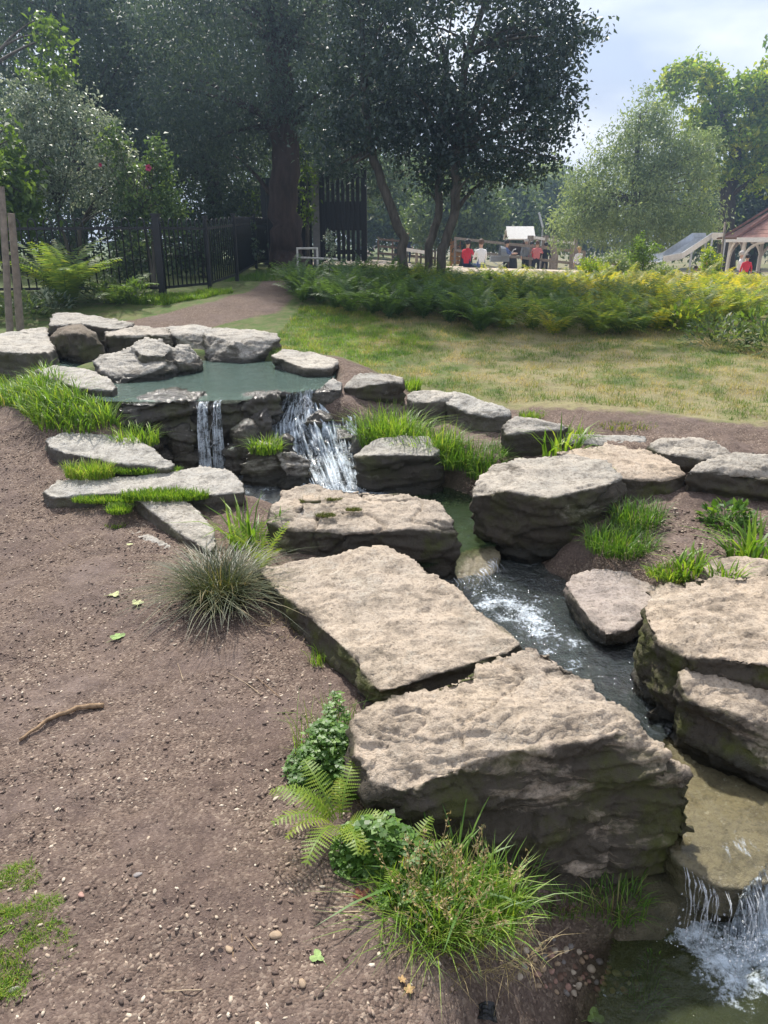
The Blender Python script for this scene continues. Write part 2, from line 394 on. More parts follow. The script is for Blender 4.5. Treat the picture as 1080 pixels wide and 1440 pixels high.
def rock(name, label, hulls, mat='tan', vox=0.014, amp=0.03, strata=0.010, water=None, seed=1, cat='rock', group=None, parent=None, smooth=1, ledges=0.007, freq=1.0, cracks=0.0, facet=1.0):
    bm = bmesh.new()
    for hv in hulls:
        vs = [bm.verts.new(tuple(v)) for v in hv]
        r = bmesh.ops.convex_hull(bm, input=vs)
        bad = [e for e in r['geom_interior'] if isinstance(e, bmesh.types.BMVert)] + [e for e in r['geom_unused'] if isinstance(e, bmesh.types.BMVert)]
        if bad: bmesh.ops.delete(bm, geom=list(set(bad)), context='VERTS')
    bmesh.ops.recalc_face_normals(bm, faces=bm.faces)
    me = bpy.data.meshes.new('tmp'); bm.to_mesh(me); bm.free()
    o = bpy.data.objects.new('tmp', me); COL.objects.link(o)
    rm = o.modifiers.new('r', 'REMESH'); rm.mode = 'VOXEL'; rm.voxel_size = vox
    if smooth:
        sm_ = o.modifiers.new('s', 'SMOOTH'); sm_.factor = 0.5; sm_.iterations = smooth
    dg = bpy.context.evaluated_depsgraph_get(); m2 = bpy.data.meshes.new_from_object(o.evaluated_get(dg)); m2.name = name
    bpy.data.objects.remove(o); bpy.data.meshes.remove(me)
    n = len(m2.vertices); V = np.empty(n * 3, np.float32); m2.vertices.foreach_get('co', V); V = V.reshape(-1, 3).astype(float)
    N = np.empty(n * 3, np.float32); m2.vertices.foreach_get('normal', N); N = N.reshape(-1, 3).astype(float)
    sd = seed * 101
    Q = V + sd * 0.713
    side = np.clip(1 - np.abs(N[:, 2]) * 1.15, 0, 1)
    low = fbm(Q * 2.6 * freq, 4, sd, .48)
    d = amp * low
    wp = Q + 0.05 * np.stack([perlin(Q * 5, sd + 51), perlin(Q * 5, sd + 52), perlin(Q * 5, sd + 53)], 1)
    fa, ja = worley(wp * np.array([3.6, 3.6, 7.5]) * freq, sd + 5); fb_, jb = worley(wp * np.array([11, 11, 20]) * freq, sd + 6)
    topf = 1 - .72 * sstep(.70, .93, N[:, 2]); d = topf * (amp * .50 * low + amp * .60 * facet * np.clip(fa, -1.2, 1.2) + amp * .13 * facet * np.clip(fb_, -1.2, 1.2))
    d -= .006 * (1 - sstep(0, .05, ja)) * (perlin(Q * 4, sd + 9) > -.05)
    hz = V[:, 2] + 0.035 * fbm(Q * 3.0, 2, sd + 8) + 0.10 * V[:, 0] * math.sin(seed)
    lay = perlin(np.stack([Q[:, 0] * 1.3, Q[:, 1] * 1.3, hz * 24 * freq], 1), sd + 2) + 0.6 * perlin(np.stack([Q[:, 0] * 3.5, Q[:, 1] * 3.5, hz * 60 * freq], 1), sd + 3)
    d += 1.25 * strata * lay * (0.12 + 0.88 * side)
    rx = Q[:, 0] * math.cos(.35 * math.sin(seed)) + Q[:, 1] * math.sin(.35 * math.sin(seed)); t = fbm(np.stack([rx * 2.0, Q[:, 1] * 5.5, Q[:, 2] * 9], 1) * freq, 3, sd + 4) * 4.5
    fr = t - np.floor(t); d += ledges * (np.floor(t) + sstep(0.86, 1.0, fr))  - ledges * t * 0.55
    d += (0.0008 + 0.0024 * topf) * fbm(Q * 22, 3, sd + 6, .6) + 0.0022 * fbm(Q * 80, 2, sd + 7)
    d -= 0.0035 * sstep(.22, .6, perlin(Q * np.array([24, 24, 30]), sd + 60)) * sstep(-.1, .4, perlin(Q * 3.1, sd + 61))
    if cracks:
        w = Q + 0.06 * np.stack([fbm(Q * 4, 2, sd + 31), fbm(Q * 4, 2, sd + 32), fbm(Q * 4, 2, sd + 33)], 1)
        cr = np.abs(perlin(w * np.array([3.2, 3.2, 1.0]), sd + 40)); d -= cracks * (1 - sstep(0.0, 0.035, cr))
    V2 = V + N * d[:, None]
    c = V2.mean(0); c[2] = V2[:, 2].min()
    m2.vertices.foreach_set('co', (V2 - c).astype(np.float32).ravel())
    def at(nm, v):
        a = m2.attributes.new(nm, 'FLOAT', 'POINT'); a.data.foreach_set('value', np.clip(v, 0, 1).astype(np.float32))
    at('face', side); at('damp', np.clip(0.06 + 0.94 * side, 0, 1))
    if water is not None: at('wetline', 1 - sstep(water + 0.015, water + 0.075, V2[:, 2] + 0.03 * low))
    else: at('wetline', np.zeros(n))
    m2.polygons.foreach_set('use_smooth', np.ones(len(m2.polygons), bool)); m2.update()
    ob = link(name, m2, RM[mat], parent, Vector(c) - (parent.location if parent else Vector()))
    if not parent: tag(ob, label, cat, group)
    return ob
HV = hull_verts
G_RIM = 'rocks round the upper pool'; G_BANK = 'rocks along the stream'
# --- upper pool
rock('rock', 'pale cracked flat rock at left end of upper pool rim', [HV([(-45, 478, .74), (30, 463, .76), (66, 459, .76), (76, 488, .72), (66, 497, .70), (0, 489, .70), (-45, 492, .70)], .35, [(76, 508, .5), (40, 522, .45), (-40, 522, .45)])], 'pale', .02, .025, .006, seed=2, group=G_RIM, cracks=.012)
rock('rock', 'long low grey rock furthest back behind the upper pool', [HV([(66, 456, .82), (78, 438, .88), (110, 439, .88), (150, 446, .86), (188, 455, .82), (165, 463, .80), (120, 456, .84), (80, 459, .80)], .45)], 'grey', .022, .03, .012, seed=3, group=G_RIM)
rock('rock', 'brown rounded rock with dark face beside pale rim rock', [HV([(68, 474, .76), (85, 461, .84), (113, 455, .87), (138, 468, .80), (145, 482, .72), (112, 468, .84)], .4, [(76, 498, .55), (104, 508, .5), (142, 502, .5)])], 'dark', .018, .03, .014, seed=4, water=W_POOL, group=G_RIM)
rock('rock', 'dark ledge rock behind the sculpted pool rock', [HV([(142, 462, .79), (190, 457, .80), (236, 460, .80), (240, 470, .76), (190, 472, .76), (150, 472, .77)], .3, [(160, 496, .5), (235, 497, .5)])], 'grey', .022, .03, .012, seed=5, water=W_POOL, group=G_RIM)
rock('rock', 'wavy sculpted pale rock standing in the upper pool', [
    HV([(130, 508, .68), (150, 497, .72), (186, 488, .76), (215, 489, .76), (240, 500, .70), (230, 515, .66), (160, 522, .63), (142, 520, .63)], .40, [(150, 530, .55), (165, 541, .55), (215, 538, .54), (255, 530, .54)]),
    HV([(186, 487, .77), (206, 475, .83), (226, 476, .83), (243, 489, .76), (232, 500, .73), (200, 500, .74)], .42),
    HV([(238, 494, .74), (250, 485, .77), (264, 485, .77), (282, 500, .68), (280, 512, .62), (250, 512, .65)], .42, [(284, 516, .55), (262, 528, .54)])],
    'pale', .013, .034, .010, seed=6, water=W_POOL, group=G_RIM, ledges=.012)
rock('rock', 'large flat topped block at the back of the upper pool', [
    HV([(228, 464, .77), (236, 457, .80), (276, 455, .82), (298, 460, .81), (300, 472, .76), (262, 468, .77), (240, 468, .76)], .35, [(245, 492, .54), (298, 510, .53)]),
    HV([(284, 460, .81), (330, 461, .81), (392, 467, .79), (394, 476, .74), (382, 482, .70), (332, 480, .74), (288, 471, .77)], .35, [(292, 512, .53), (345, 515, .53), (382, 506, .53)])],
    'pale', .016, .026, .012, seed=7, water=W_POOL, group=G_RIM)
rock('rock', 'low pale block at the right of the upper pool', [HV([(382, 500, .66), (398, 491, .68), (440, 495, .68), (477, 504, .66), (478, 512, .62), (462, 518, .62), (430, 517, .63), (400, 508, .64)], .35, [(388, 522, .53), (430, 534, .50), (474, 532, .45)])], 'pale', .015, .02, .010, seed=8, water=W_POOL, group=G_RIM)
rock('rock', 'flat pitted pale rock on the left rim above the long grass', [HV([(48, 518, .64), (76, 512, .66), (120, 517, .65), (150, 528, .64), (166, 540, .62), (160, 549, .60), (112, 546, .60), (66, 530, .62)], .30)], 'pale', .014, .018, .008, seed=9, group=G_RIM)
# lip ledge
def ledge_pts(cols, top, bot_, back, zt, zb):
    out = []
    for px, py in cols:
        p = PZ(px, py, zt); out += [p, p + np.array((0, back, -0.02)), np.array((p[0], p[1] + bot_, zb)), np.array((p[0], p[1] + back, zb))]
    return out
rock('ledge_rock', 'long dark wet ledge the upper pool spills over', [
    ledge_pts([(166, 566), (215, 563), (268, 564)], 0, .06, .42, .563, -.15),
    ledge_pts([(262, 566), (300, 564), (345, 563)], 0, .05, .42, .542, -.15),
    ledge_pts([(338, 562), (385, 557), (412, 552)], 0, .05, .42, .556, -.15),
    ledge_pts([(405, 554), (430, 550), (455, 547)], 0, .02, .42, .540, -.15),
    ledge_pts([(200, 578), (300, 580), (400, 570)], 0, -.02, .35, .44, -.15),
    ledge_pts([(190, 612), (260, 618), (330, 612)], 0, -.05, .35, .22, -.15)],
    'ledge', .014, .075, .030, seed=11, water=None, cat='rock', group=G_RIM, ledges=.014)
rock('rock', 'little grey stone between the lip and the round boulder', [HV([(455, 538, .60), (468, 529, .63), (482, 538, .60), (480, 548, .56), (460, 548, .56)], .35)], 'pale', .012, .012, .006, seed=12, group=G_RIM)
rock('rock', 'small dark wet stone at the right end of the lip', [HV([(438, 550, .56), (455, 541, .58), (478, 547, .57), (480, 560, .50), (455, 562, .50)], .25)], 'ledge', .012, .015, .008, seed=13, group=G_RIM)
rock('boulder', 'round topped dark boulder right of the upper cascade', [HV([(482, 545, .56), (498, 528, .63), (520, 522, .645), (548, 525, .63), (566, 532, .60), (566, 541, .56), (530, 540, .59), (500, 545, .57)], .1, [(478, 562, .40), (500, 584, .34), (545, 586, .32), (570, 570, .36)])], 'grey', .015, .025, .01, seed=14, group=G_BANK)
# --- right bank
rock('rock', 'short pale slab beside the boulder above right bank grass', [HV([(570, 560, .49), (580, 551, .53), (612, 548, .54), (640, 555, .52), (637, 566, .47), (600, 566, .48), (578, 568, .46)], .1, [(578, 582, .34), (636, 592, .3)])], 'pale', .014, .018, .008, seed=15, group=G_BANK)
rock('rock', 'long flat pale slab along the right bank path', [HV([(622, 553, .52), (640, 549, .53), (682, 563, .50), (719, 576, .47), (719, 586, .43), (690, 588, .42), (660, 580, .44), (628, 568, .47)], .1, [(632, 586, .34), (682, 604, .26), (716, 604, .26)])], 'pale', .014, .018, .009, seed=16, group=G_BANK)
rock('rock', 'rounded grey rock with overhanging top behind big boulder', [HV([(704, 600, .43), (722, 587, .48), (760, 592, .47), (797, 598, .45), (796, 606, .42), (750, 607, .42), (712, 612, .39)], .0, [(703, 625, .3), (712, 642, .2), (760, 648, .18), (796, 634, .22)])], 'grey', .014, .022, .010, seed=17, group=G_BANK)
rock('rock', 'thin pale slab lying behind the big boulder', [HV([(780, 610, .38), (830, 610, .385), (880, 607, .39), (912, 611, .38), (910, 621, .35), (850, 624, .34), (790, 622, .34)], .1)], 'pale', .014, .016, .006, seed=18, group=G_BANK)
rock('rock', 'dark pitted rock at the right end of the bank row', [HV([(912, 624, .42), (934, 610, .46), (985, 613, .46), (1022, 628, .42), (1030, 642, .38), (985, 646, .37), (930, 638, .38)], .05, [(930, 668, .22), (975, 700, .12), (1025, 690, .14)])], 'grey', .014, .028, .014, seed=19, group=G_BANK, ledges=.012)
rock('rock', 'large dark layered rock cut off by right edge of view', [HV([(962, 662, .38), (985, 645, .43), (1040, 631, .47), (1085, 638, .46), (1150, 645, .45), (1150, 672, .38), (1085, 668, .38), (1010, 668, .37)], .02, [(962, 690, .22), (975, 712, .14), (1030, 722, .10), (1150, 722, .10)])], 'grey', .015, .03, .02, seed=20, group=G_BANK, ledges=.014)
rock('boulder', 'biggest boulder with flat pale top and dark face by the pool', [
    HV([(664, 676, .345), (672, 664, .37), (700, 653, .385), (745, 642, .40), (800, 634, .41), (850, 645, .40), (876, 662, .38), (878, 672, .36), (850, 684, .355), (772, 698, .36), (712, 690, .355), (680, 684, .34)], .0, [(660, 700, .28), (659, 728, .15), (668, 752, .06), (690, 780, -.04), (740, 800, -.12), (800, 797, -.12), (852, 776, -.02), (872, 742, .1), (880, 700, .25)], s=.9)],
    'grey', .013, .030, .013, seed=21, water=.0, group=G_BANK, ledges=.010)
rock('rock', 'flat slab with overhanging edge right of the biggest boulder', [HV([(780, 634, .40), (850, 624, .41), (915, 634, .39), (958, 654, .37), (968, 668, .33), (940, 676, .32), (885, 676, .33), (840, 668, .36)], .05, [(880, 702, .2), (915, 720, .1), (952, 708, .12), (966, 690, .2)], s=.93)], 'tan', .014, .02, .016, seed=22, group=G_BANK)
rock('boulder', 'rounded boulder in mid stream between cascade and pool', [HV([(502, 640, .28), (525, 617, .35), (568, 610, .37), (602, 612, .36), (618, 632, .31), (606, 640, .30), (555, 640, .31), (520, 642, .30)], -.1, [(498, 656, .2), (506, 678, .08), (540, 697, .01), (590, 696, .01), (625, 684, .06), (630, 656, .2)], s=.95)], 'grey', .013, .028, .014, seed=23, water=W_MID, group=G_BANK)
# --- mid stream
rock('rock', 'dark wet jagged rock topped with grass below the falls', [HV([(338, 652, .19), (350, 630, .29), (366, 618, .335), (392, 626, .31), (402, 652, .19)], -.1, [(338, 680, .05), (372, 700, -.02), (405, 700, -.04)]),
    HV([(385, 630, .29), (412, 634, .285), (440, 646, .225), (438, 668, .13), (400, 672, .13)], -.1, [(404, 690, .0), (436, 684, .0)])], 'grey', .012, .03, .016, seed=24, water=.08, group=G_BANK, ledges=.012)
rock('rock', 'flat triangular pale rock on the left bank', [HV([(63, 616, .36), (86, 605, .385), (120, 597, .39), (166, 595, .39), (188, 610, .38), (218, 632, .355), (246, 652, .32), (236, 658, .31), (160, 650, .32), (90, 636, .33), (68, 628, .34)], .05)], 'pale', .013, .014, .007, seed=25, group=G_BANK, cracks=.006)
rock('rock', 'long flush slab with dark right end between two turf patches', [HV([(60, 690, .215), (82, 676, .235), (150, 670, .25), (210, 668, .26), (215, 690, .235), (120, 697, .215), (72, 698, .21)], .05), HV([(190, 668, .26), (282, 655, .30), (322, 660, .30), (342, 676, .275), (344, 692, .24), (290, 696, .235), (200, 690, .235)], -.1, [(346, 705, .12), (342, 730, .02), (300, 735, .02)])], 'pale', .013, .014, .008, seed=26, group=G_BANK, cracks=.006)
rock('rock', 'bare slanting pale slab beside the dark sedge', [HV([(188, 700, .215), (205, 690, .235), (226, 688, .24), (256, 697, .23), (282, 716, .21), (300, 738, .185), (308, 762, .15), (296, 776, .12), (258, 756, .14), (222, 726, .18)], .0), HV([(178, 748, .10), (196, 744, .11), (240, 765, .10), (262, 778, .08), (240, 784, .07), (200, 772, .07)], -.05)], 'pale', .012, .014, .006, seed=27, group=G_BANK)
b24 = rock('boulder', 'broad boulder with cracked mossy top in mid stream', [HV([(374, 735, .22), (386, 712, .27), (398, 690, .30), (436, 682, .32), (500, 700, .29), (470, 748, .215), (420, 748, .20)], -.05, [(382, 772, .09), (430, 796, .02), (490, 800, .0)], s=.95),
    HV([(430, 690, .30), (500, 686, .32), (560, 691, .315), (608, 704, .30), (636, 726, .265), (644, 742, .22), (600, 738, .235), (545, 748, .22), (480, 752, .21)], -.15, [(646, 770, .12), (646, 815, -.06), (560, 806, -.03), (490, 800, .0)], s=.97)],
    'tan', .011, .026, .010, seed=28, water=-.06, group=G_BANK, cracks=.022)
for k, pts in enumerate(([(404, 706, .305), (416, 697, .325), (425, 708, .315), (420, 722, .275), (408, 720, .275)], [(440, 716, .29), (452, 706, .315), (478, 704, .31), (484, 718, .275), (462, 738, .235), (444, 732, .245)],
                         [(420, 726, .255), (432, 718, .28), (442, 728, .255), (430, 740, .225)], [(428, 692, .315), (450, 690, .32), (448, 702, .31), (428, 702, .31)])):
    pts = [(a, b + 2, c - .022) for a, b, c in pts]; rock('rock_chunk', None, [HV(pts, .15)], 'tan', .008, .010, .004, seed=60 + k, parent=b24, smooth=2, ledges=.003)
rock('rock', 'big tilted tan slab between path and rapids', [HV([(362, 800, .17), (398, 789, .205), (470, 796, .215), (497, 800, .215), (512, 786, .245), (540, 769, .285), (575, 780, .275), (640, 822, .245), (690, 866, .225), (732, 906, .20), (720, 916, .19), (640, 930, .165), (600, 944, .15), (556, 968, .115), (530, 974, .10), (506, 945, .12), (488, 915, .155), (440, 868, .165), (400, 838, .165), (376, 820, .16)], -.2, [(740, 925, .1)], s=.92)],
    'tan', .012, .020, .010, seed=29, water=-.04, group=G_BANK, ledges=.009)
rock('boulder', 'nearest big tan boulder with ridged top and mossy dark face', [
    HV([(492, 1018, .20), (500, 1004, .225), (560, 985, .255), (640, 958, .285), (706, 928, .31), (738, 912, .325), (772, 913, .325), (800, 935, .30), (880, 1003, .245), (905, 1035, .20), (860, 1032, .225), (790, 1042, .225), (700, 1062, .205), (620, 1092, .165), (565, 1112, .135), (520, 1100, .13), (500, 1060, .165)], -.3, [(520, 1150, -.04), (580, 1190, -.13), (680, 1235, -.22), (770, 1256, -.26), (860, 1262, -.28)], s=.97),
    HV([(790, 935, .30), (880, 1002, .245), (940, 1058, .16), (972, 1092, .085), (972, 1112, .05), (930, 1100, .09), (880, 1048, .19), (820, 1030, .23)], -.4, [(973, 1150, -.06), (958, 1230, -.28), (920, 1256, -.30), (860, 1262, -.28)], s=.99)],
    'tan', .0095, .026, .016, seed=31, group=G_BANK, ledges=.012, cracks=.012)
rock('rock', 'low pinkish flat rock overhanging the lower pool', [HV([(793, 820, .05), (806, 806, .065), (832, 796, .075), (885, 800, .07), (935, 815, .065), (935, 850, .04), (884, 885, .015), (852, 893, .00), (826, 868, .02)], -.08, s=.97), HV([(850, 815, .04), (930, 815, .04), (930, 845, .02), (880, 850, .02)], -.3)], 'pink', .012, .016, .006, seed=32, water=-.085, group=G_BANK)
rock('boulder', 'massive pitted tan rock rising from the lower pool', [
    HV([(904, 850, .255), (912, 832, .28), (940, 820, .30), (1000, 808, .32), (1090, 806, .34), (1180, 815, .34), (1180, 930, .25), (1080, 935, .24), (1010, 925, .225), (960, 922, .205), (925, 898, .215), (906, 875, .235)], -.35, [(908, 905, .12), (915, 960, -.02), (922, 1010, -.14), (960, 1000, -.12)], s=.95),
    HV([(904, 1000, -.055), (925, 985, -.05), (960, 990, -.05), (970, 1020, -.09), (930, 1020, -.11), (910, 1012, -.10)], -.4)],
    'tan', .012, .034, .014, seed=33, water=-.085, group=G_BANK, ledges=.014)
rock('rock', 'flat topped lower block with dark face right of the slab', [HV([(955, 952, .145), (968, 935, .165), (1002, 921, .18), (1030, 930, .175), (1080, 968, .14), (1180, 1000, .12), (1180, 1060, .05), (1080, 1012, .09), (1010, 990, .10), (962, 975, .115)], -.4, [(955, 1000, .03), (945, 1040, -.13), (1000, 1078, -.15), (1085, 1118, -.17), (1180, 1170, -.17)], s=.96)], 'tan', .012, .026, .020, seed=34, water=-.10, group=G_BANK, ledges=.012)
rock('rock', 'flat tan rock behind the massive rock at right edge', [HV([(985, 795, .24), (1005, 779, .27), (1040, 778, .27), (1100, 788, .26), (1150, 800, .26), (1150, 825, .22), (1000, 815, .22)], .0)], 'tan', .014, .016, .006, seed=35, group=G_BANK)
# --- stones the water runs over
rock('rock', 'rounded algae covered stone the mid pool spills over', [HV([(634, 782, .010), (660, 768, .018), (692, 762, .022), (706, 776, .00), (702, 798, -.04), (680, 822, -.085), (650, 832, -.10), (636, 815, -.07)], -.3)], 'algae', .010, .008, .004, seed=36, smooth=8, ledges=.002, facet=.1, group=G_BANK)
rock('rock', 'broad smooth algae covered slab under the lowest cascade', [HV([(905, 1062, -.128), (925, 1036, -.122), (960, 1034, -.122), (1080, 1100, -.13), (1180, 1150, -.13), (1180, 1210, -.145), (1085, 1206, -.155), (1052, 1254, -.175), (1010, 1246, -.17), (955, 1214, -.16), (930, 1180, -.15)], -.31, s=.93)], 'algae', .011, .010, .004, seed=37, smooth=6, ledges=.003, facet=.15, group=G_BANK)
for k, (px, py, z, r, lb) in enumerate(((446, 585, .40, .13, 'dark wet rock at the head of the upper cascade'), (480, 610, .28, .15, 'rounded dark wet rock down the right of the upper cascade'), (425, 606, .25, .13, 'dark wet rock left of the upper cascade'),
                                    (455, 640, .14, .14, 'dark wet rock in the white water of the cascade'), (495, 640, .14, .10, 'wet rock at the foot of the upper cascade'), (205, 612, .33, .15, 'black wet stone high against the ledge at left'), (255, 604, .36, .10, 'black wet stone left of the double waterfall'), (345, 598, .385, .12, 'black wet stone right of the double waterfall'), (368, 584, .44, .09, 'wet stone wedged below the ledge lip'), (330, 628, .24, .10, 'low wet stone right of the waterfall foot'), (262, 632, .22, .11, 'low wet stone left of the waterfall foot'), (398, 616, .31, .10, 'wet stone between falls and cascade'), (512, 608, .33, .10, 'wet stone against the right bank grass'), (305, 648, .13, .11, 'wet stone beneath the thin waterfall'), (225, 636, .20, .13, 'wet stone in shade left of the thin waterfall'))):
    c = PZ(px, py, z); 
    pts = [c + np.array((math.cos(a) * r * random.uniform(.8, 1.15), math.sin(a) * r * .8, -random.uniform(0, .06))) for a in np.arange(0, 6.28, .8)]
    rock('rock', lb, [pts + [p - np.array((0, .06, z + .12)) for p in pts] + [c + np.array((0.02, 0, .05))]], 'wet', .012, .024, .012, seed=40 + k, group='wet rocks in the cascade')
# ------------------------------------------------------------------ water
def pip(x, y, poly):
    ins = np.zeros(x.shape, bool); n = len(poly)
    for i in range(n):
        (x1, y1), (x2, y2) = poly[i], poly[(i + 1) % n]
        c = ((y1 > y) != (y2 > y)); xi = (x2 - x1) * (y - y1) / (y2 - y1 + 1e-12) + x1
        ins ^= c & (x < xi)
    return ins
def water_material(name, body, tint, turbid, ripple, rscale, stretch=(1, 1, 1), gloss=0.03, ior=1.36, frange=(.42, .95, .88)):
    M = Mat(name)
    foam_n = M.noise(62, 6, .75, stretch=stretch); foam_n2 = M.noise(9, 4, .6, stretch=stretch)
    fa = M.math('ADD', M.attr('foam'), M.math('MULTIPLY', M.math('SUBTRACT', M.math('ADD', foam_n, foam_n2), 1.0), 1.9))
    foam = M.ramp(fa, [(frange[0], 0.0), (frange[1], frange[2])])
    h = M.math('ADD', M.noise(rscale, 5, .6, stretch=stretch, dist=.6), M.math('MULTIPLY', M.noise(rscale * 4, 4, .6, stretch=stretch), 0.35))
    nb = M.bump(h, ripple, 0.03)
    g = M.node('ShaderNodeBsdfGlossy'); g.inputs['Roughness'].default_value = gloss; M.l.new(nb, g.inputs['Normal'])
    tr = M.node('ShaderNodeBsdfTransparent'); tr.inputs[0].default_value = (*tint, 1)
    df = M.node('ShaderNodeBsdfDiffuse'); df.inputs[0].default_value = (*body, 1)
    m1 = M.node('ShaderNodeMixShader'); m1.inputs[0].default_value = turbid; M.l.new(tr.outputs[0], m1.inputs[1]); M.l.new(df.outputs[0], m1.inputs[2])
    fr = M.node('ShaderNodeFresnel'); fr.inputs[0].default_value = ior; M.l.new(nb, fr.inputs['Normal'])
    m2 = M.node('ShaderNodeMixShader'); M.l.new(M.math('MULTIPLY', fr.outputs[0], 1.0, True), m2.inputs[0]); M.l.new(m1.outputs[0], m2.inputs[1]); M.l.new(g.outputs[0], m2.inputs[2])
    fo = M.bsdf((.70, .79, .87), 0.35, 0.5, M.bump(M.noise(60, 4, .7), 0.6, 0.02))
    m3 = M.node('ShaderNodeMixShader'); M.l.new(foam, m3.inputs[0]); M.l.new(m2.outputs[0], m3.inputs[1]); M.l.new(fo, m3.inputs[2])
    return M.done(m3.outputs[0])
WM_POOL = water_material('water_pool', (.16, .235, .205), (.62, .75, .68), .5, .28, 14)
WM_MID = water_material('water_mid', (.060, .095, .045), (.55, .68, .45), .35, .35, 22)
WM_LOW = water_material('water_low', (.075, .095, .085), (.58, .66, .56), .24, 1.0, 17, (1, 1, 1), .02, 2.1)
WM_SLAB = water_material('water_slab', (.16, .14, .08), (.93, .92, .84), .03, .22, 9, (1, .35, 1), .05, 1.38)
WM_END = water_material('water_end', (.07, .085, .035), (.66, .72, .46), .35, .30, 14)
WM_FALL = water_material('water_white', (.20, .22, .23), (.70, .74, .78), .22, .9, 30, (1, 1, 1), .08, 1.4, (.22, 1.0, .85))

def water(name, label, poly_px, z, mat, step, zfun=None, foamfun=None):
    P = [PZ(a, b, c) for a, b, c in poly_px]; poly = [(p[0], p[1]) for p in P]
    xs = np.arange(min(p[0] for p in poly), max(p[0] for p in poly) + step, step); ys = np.arange(min(p[1] for p in poly), max(p[1] for p in poly) + step, step)
    Xw, Yw = np.meshgrid(xs, ys); ins = pip(Xw, Yw, poly)
    Zw = zfun(Xw, Yw) if zfun else np.full(Xw.shape, z)
    Fo = foamfun(Xw, Yw) if foamfun else np.zeros(Xw.shape)
    id_ = np.arange(Xw.size).reshape(Xw.shape)
    q = ins[:-1, :-1] & ins[1:, :-1] & ins[:-1, 1:] & ins[1:, 1:]
    Fw = np.stack([id_[:-1, :-1][q], id_[:-1, 1:][q], id_[1:, 1:][q], id_[1:, :-1][q]], 1)
    use = np.unique(Fw); remap = np.full(Xw.size, -1); remap[use] = np.arange(len(use))
    V = np.stack([Xw.ravel()[use], Yw.ravel()[use], Zw.ravel()[use]], 1)
    m = mesh_np(name, V, remap[Fw], {'foam': Fo.ravel()[use]}, smooth=True)
    o = link(name, m, mat); tag(o, label, 'water', kind='structure'); return o
def blob(px, py, z, r):
    c = PZ(px, py, z); return lambda x, y: np.exp(-((x - c[0]) ** 2 + (y - c[1]) ** 2) / (r * r))
water('pool_water', 'still teal water of the upper pool', [(150, 566, .55), (345, 563, .55), (412, 553, .55), (458, 547, .55), (480, 520, .55), (400, 495, .55), (230, 480, .55), (60, 485, .55), (60, 540, .55)], .55, WM_POOL, .03, lambda x, y: W_POOL + .0015 * fbm2(x, y, 9, 2, 3))
f1, f2, f3 = blob(305, 655, .05, .26), blob(475, 690, .05, .26), blob(440, 660, .05, .2)
water('stream_water', 'churned water at the foot of the falls', [(170, 630, .05), (340, 630, .05), (540, 640, .05), (560, 705, .05), (470, 720, .05), (400, 740, .05), (300, 740, .05)], .05, WM_FALL, .014,
      lambda x, y: W_FALL + .022 * fbm2(x, y, 12, 3, 4) * np.clip(f1(x, y) + f2(x, y) + .15, 0, 1), lambda x, y: np.clip(.85 * f1(x, y) + .85 * f2(x, y) + .4 * f3(x, y), 0, .8))
f4 = blob(560, 700, .03, .15)
water('stream_water', 'green quiet water of the middle pool', [(520, 690, .03), (640, 680, .03), (700, 700, .03), (720, 745, .03), (700, 768, .03), (660, 775, .03), (634, 786, .03), (600, 800, .03), (480, 760, .03), (440, 720, .03)], .03, WM_MID, .02,
      lambda x, y: W_MID + .003 * fbm2(x, y, 9, 2, 6), lambda x, y: .25 * f4(x, y))
g1, g2, g3, g4 = blob(730, 862, -.09, .17), blob(690, 835, -.08, .14), blob(780, 905, -.1, .17), blob(700, 800, -.06, .12)
def low_z(x, y):
    a = PZ(665, 800, -.05); b = PZ(760, 890, -.1); t = np.clip(((x - a[0]) * (b[0] - a[0]) + (y - a[1]) * (b[1] - a[1])) / ((b[0] - a[0]) ** 2 + (b[1] - a[1]) ** 2), 0, 1)
    tb = np.clip(g1(x, y) + g2(x, y) + .7 * g3(x, y), 0, 1)
    return -.055 - .045 * t + .020 * fbm2(x, y, 11, 3, 8) * tb + .0030 * fbm2(x, y, 13, 3, 9)
water('stream_water', 'rapids and rippled lower pool reflecting the sky', [(630, 800, -.06), (700, 775, -.05), (860, 790, -.1), (960, 860, -.1), (960, 1000, -.1), (940, 1040, -.1), (900, 1060, -.1), (840, 1010, -.1), (700, 915, -.1), (600, 850, -.08)], -.1, WM_LOW, .012, low_z,
      lambda x, y: np.clip(.62 * g1(x, y) + .40 * g2(x, y) + .40 * g3(x, y) + .25 * g4(x, y), 0, .75))
h1 = blob(960, 1225, -.16, .10)
def slab_z(x, y):
    a = PZ(930, 1036, -.12); b = PZ(1000, 1235, -.16); t = np.clip((a[1] - y) / (a[1] - b[1]), 0, 1)
    return -.106 - .030 * t + .0025 * fbm2(x, y, 8, 3, 12)
water('stream_water', 'thin clear film of water running over the slab', [(880, 1060, -.12), (918, 1030, -.115), (960, 1028, -.115), (1090, 1098, -.12), (1200, 1160, -.13), (1180, 1215, -.13), (1085, 1202, -.14), (1054, 1246, -.14), (1010, 1238, -.14), (957, 1208, -.14), (905, 1165, -.14)], -.12, WM_SLAB, .012, slab_z)
e1, e2, e3 = blob(1030, 1345, -.38, .13), blob(1080, 1300, -.38, .22), blob(985, 1315, -.38, .08)
def end_foam(x, y): return np.clip(.95 * e1(x, y) + 1.0 * e2(x, y) + .45 * e3(x, y), 0, .85)
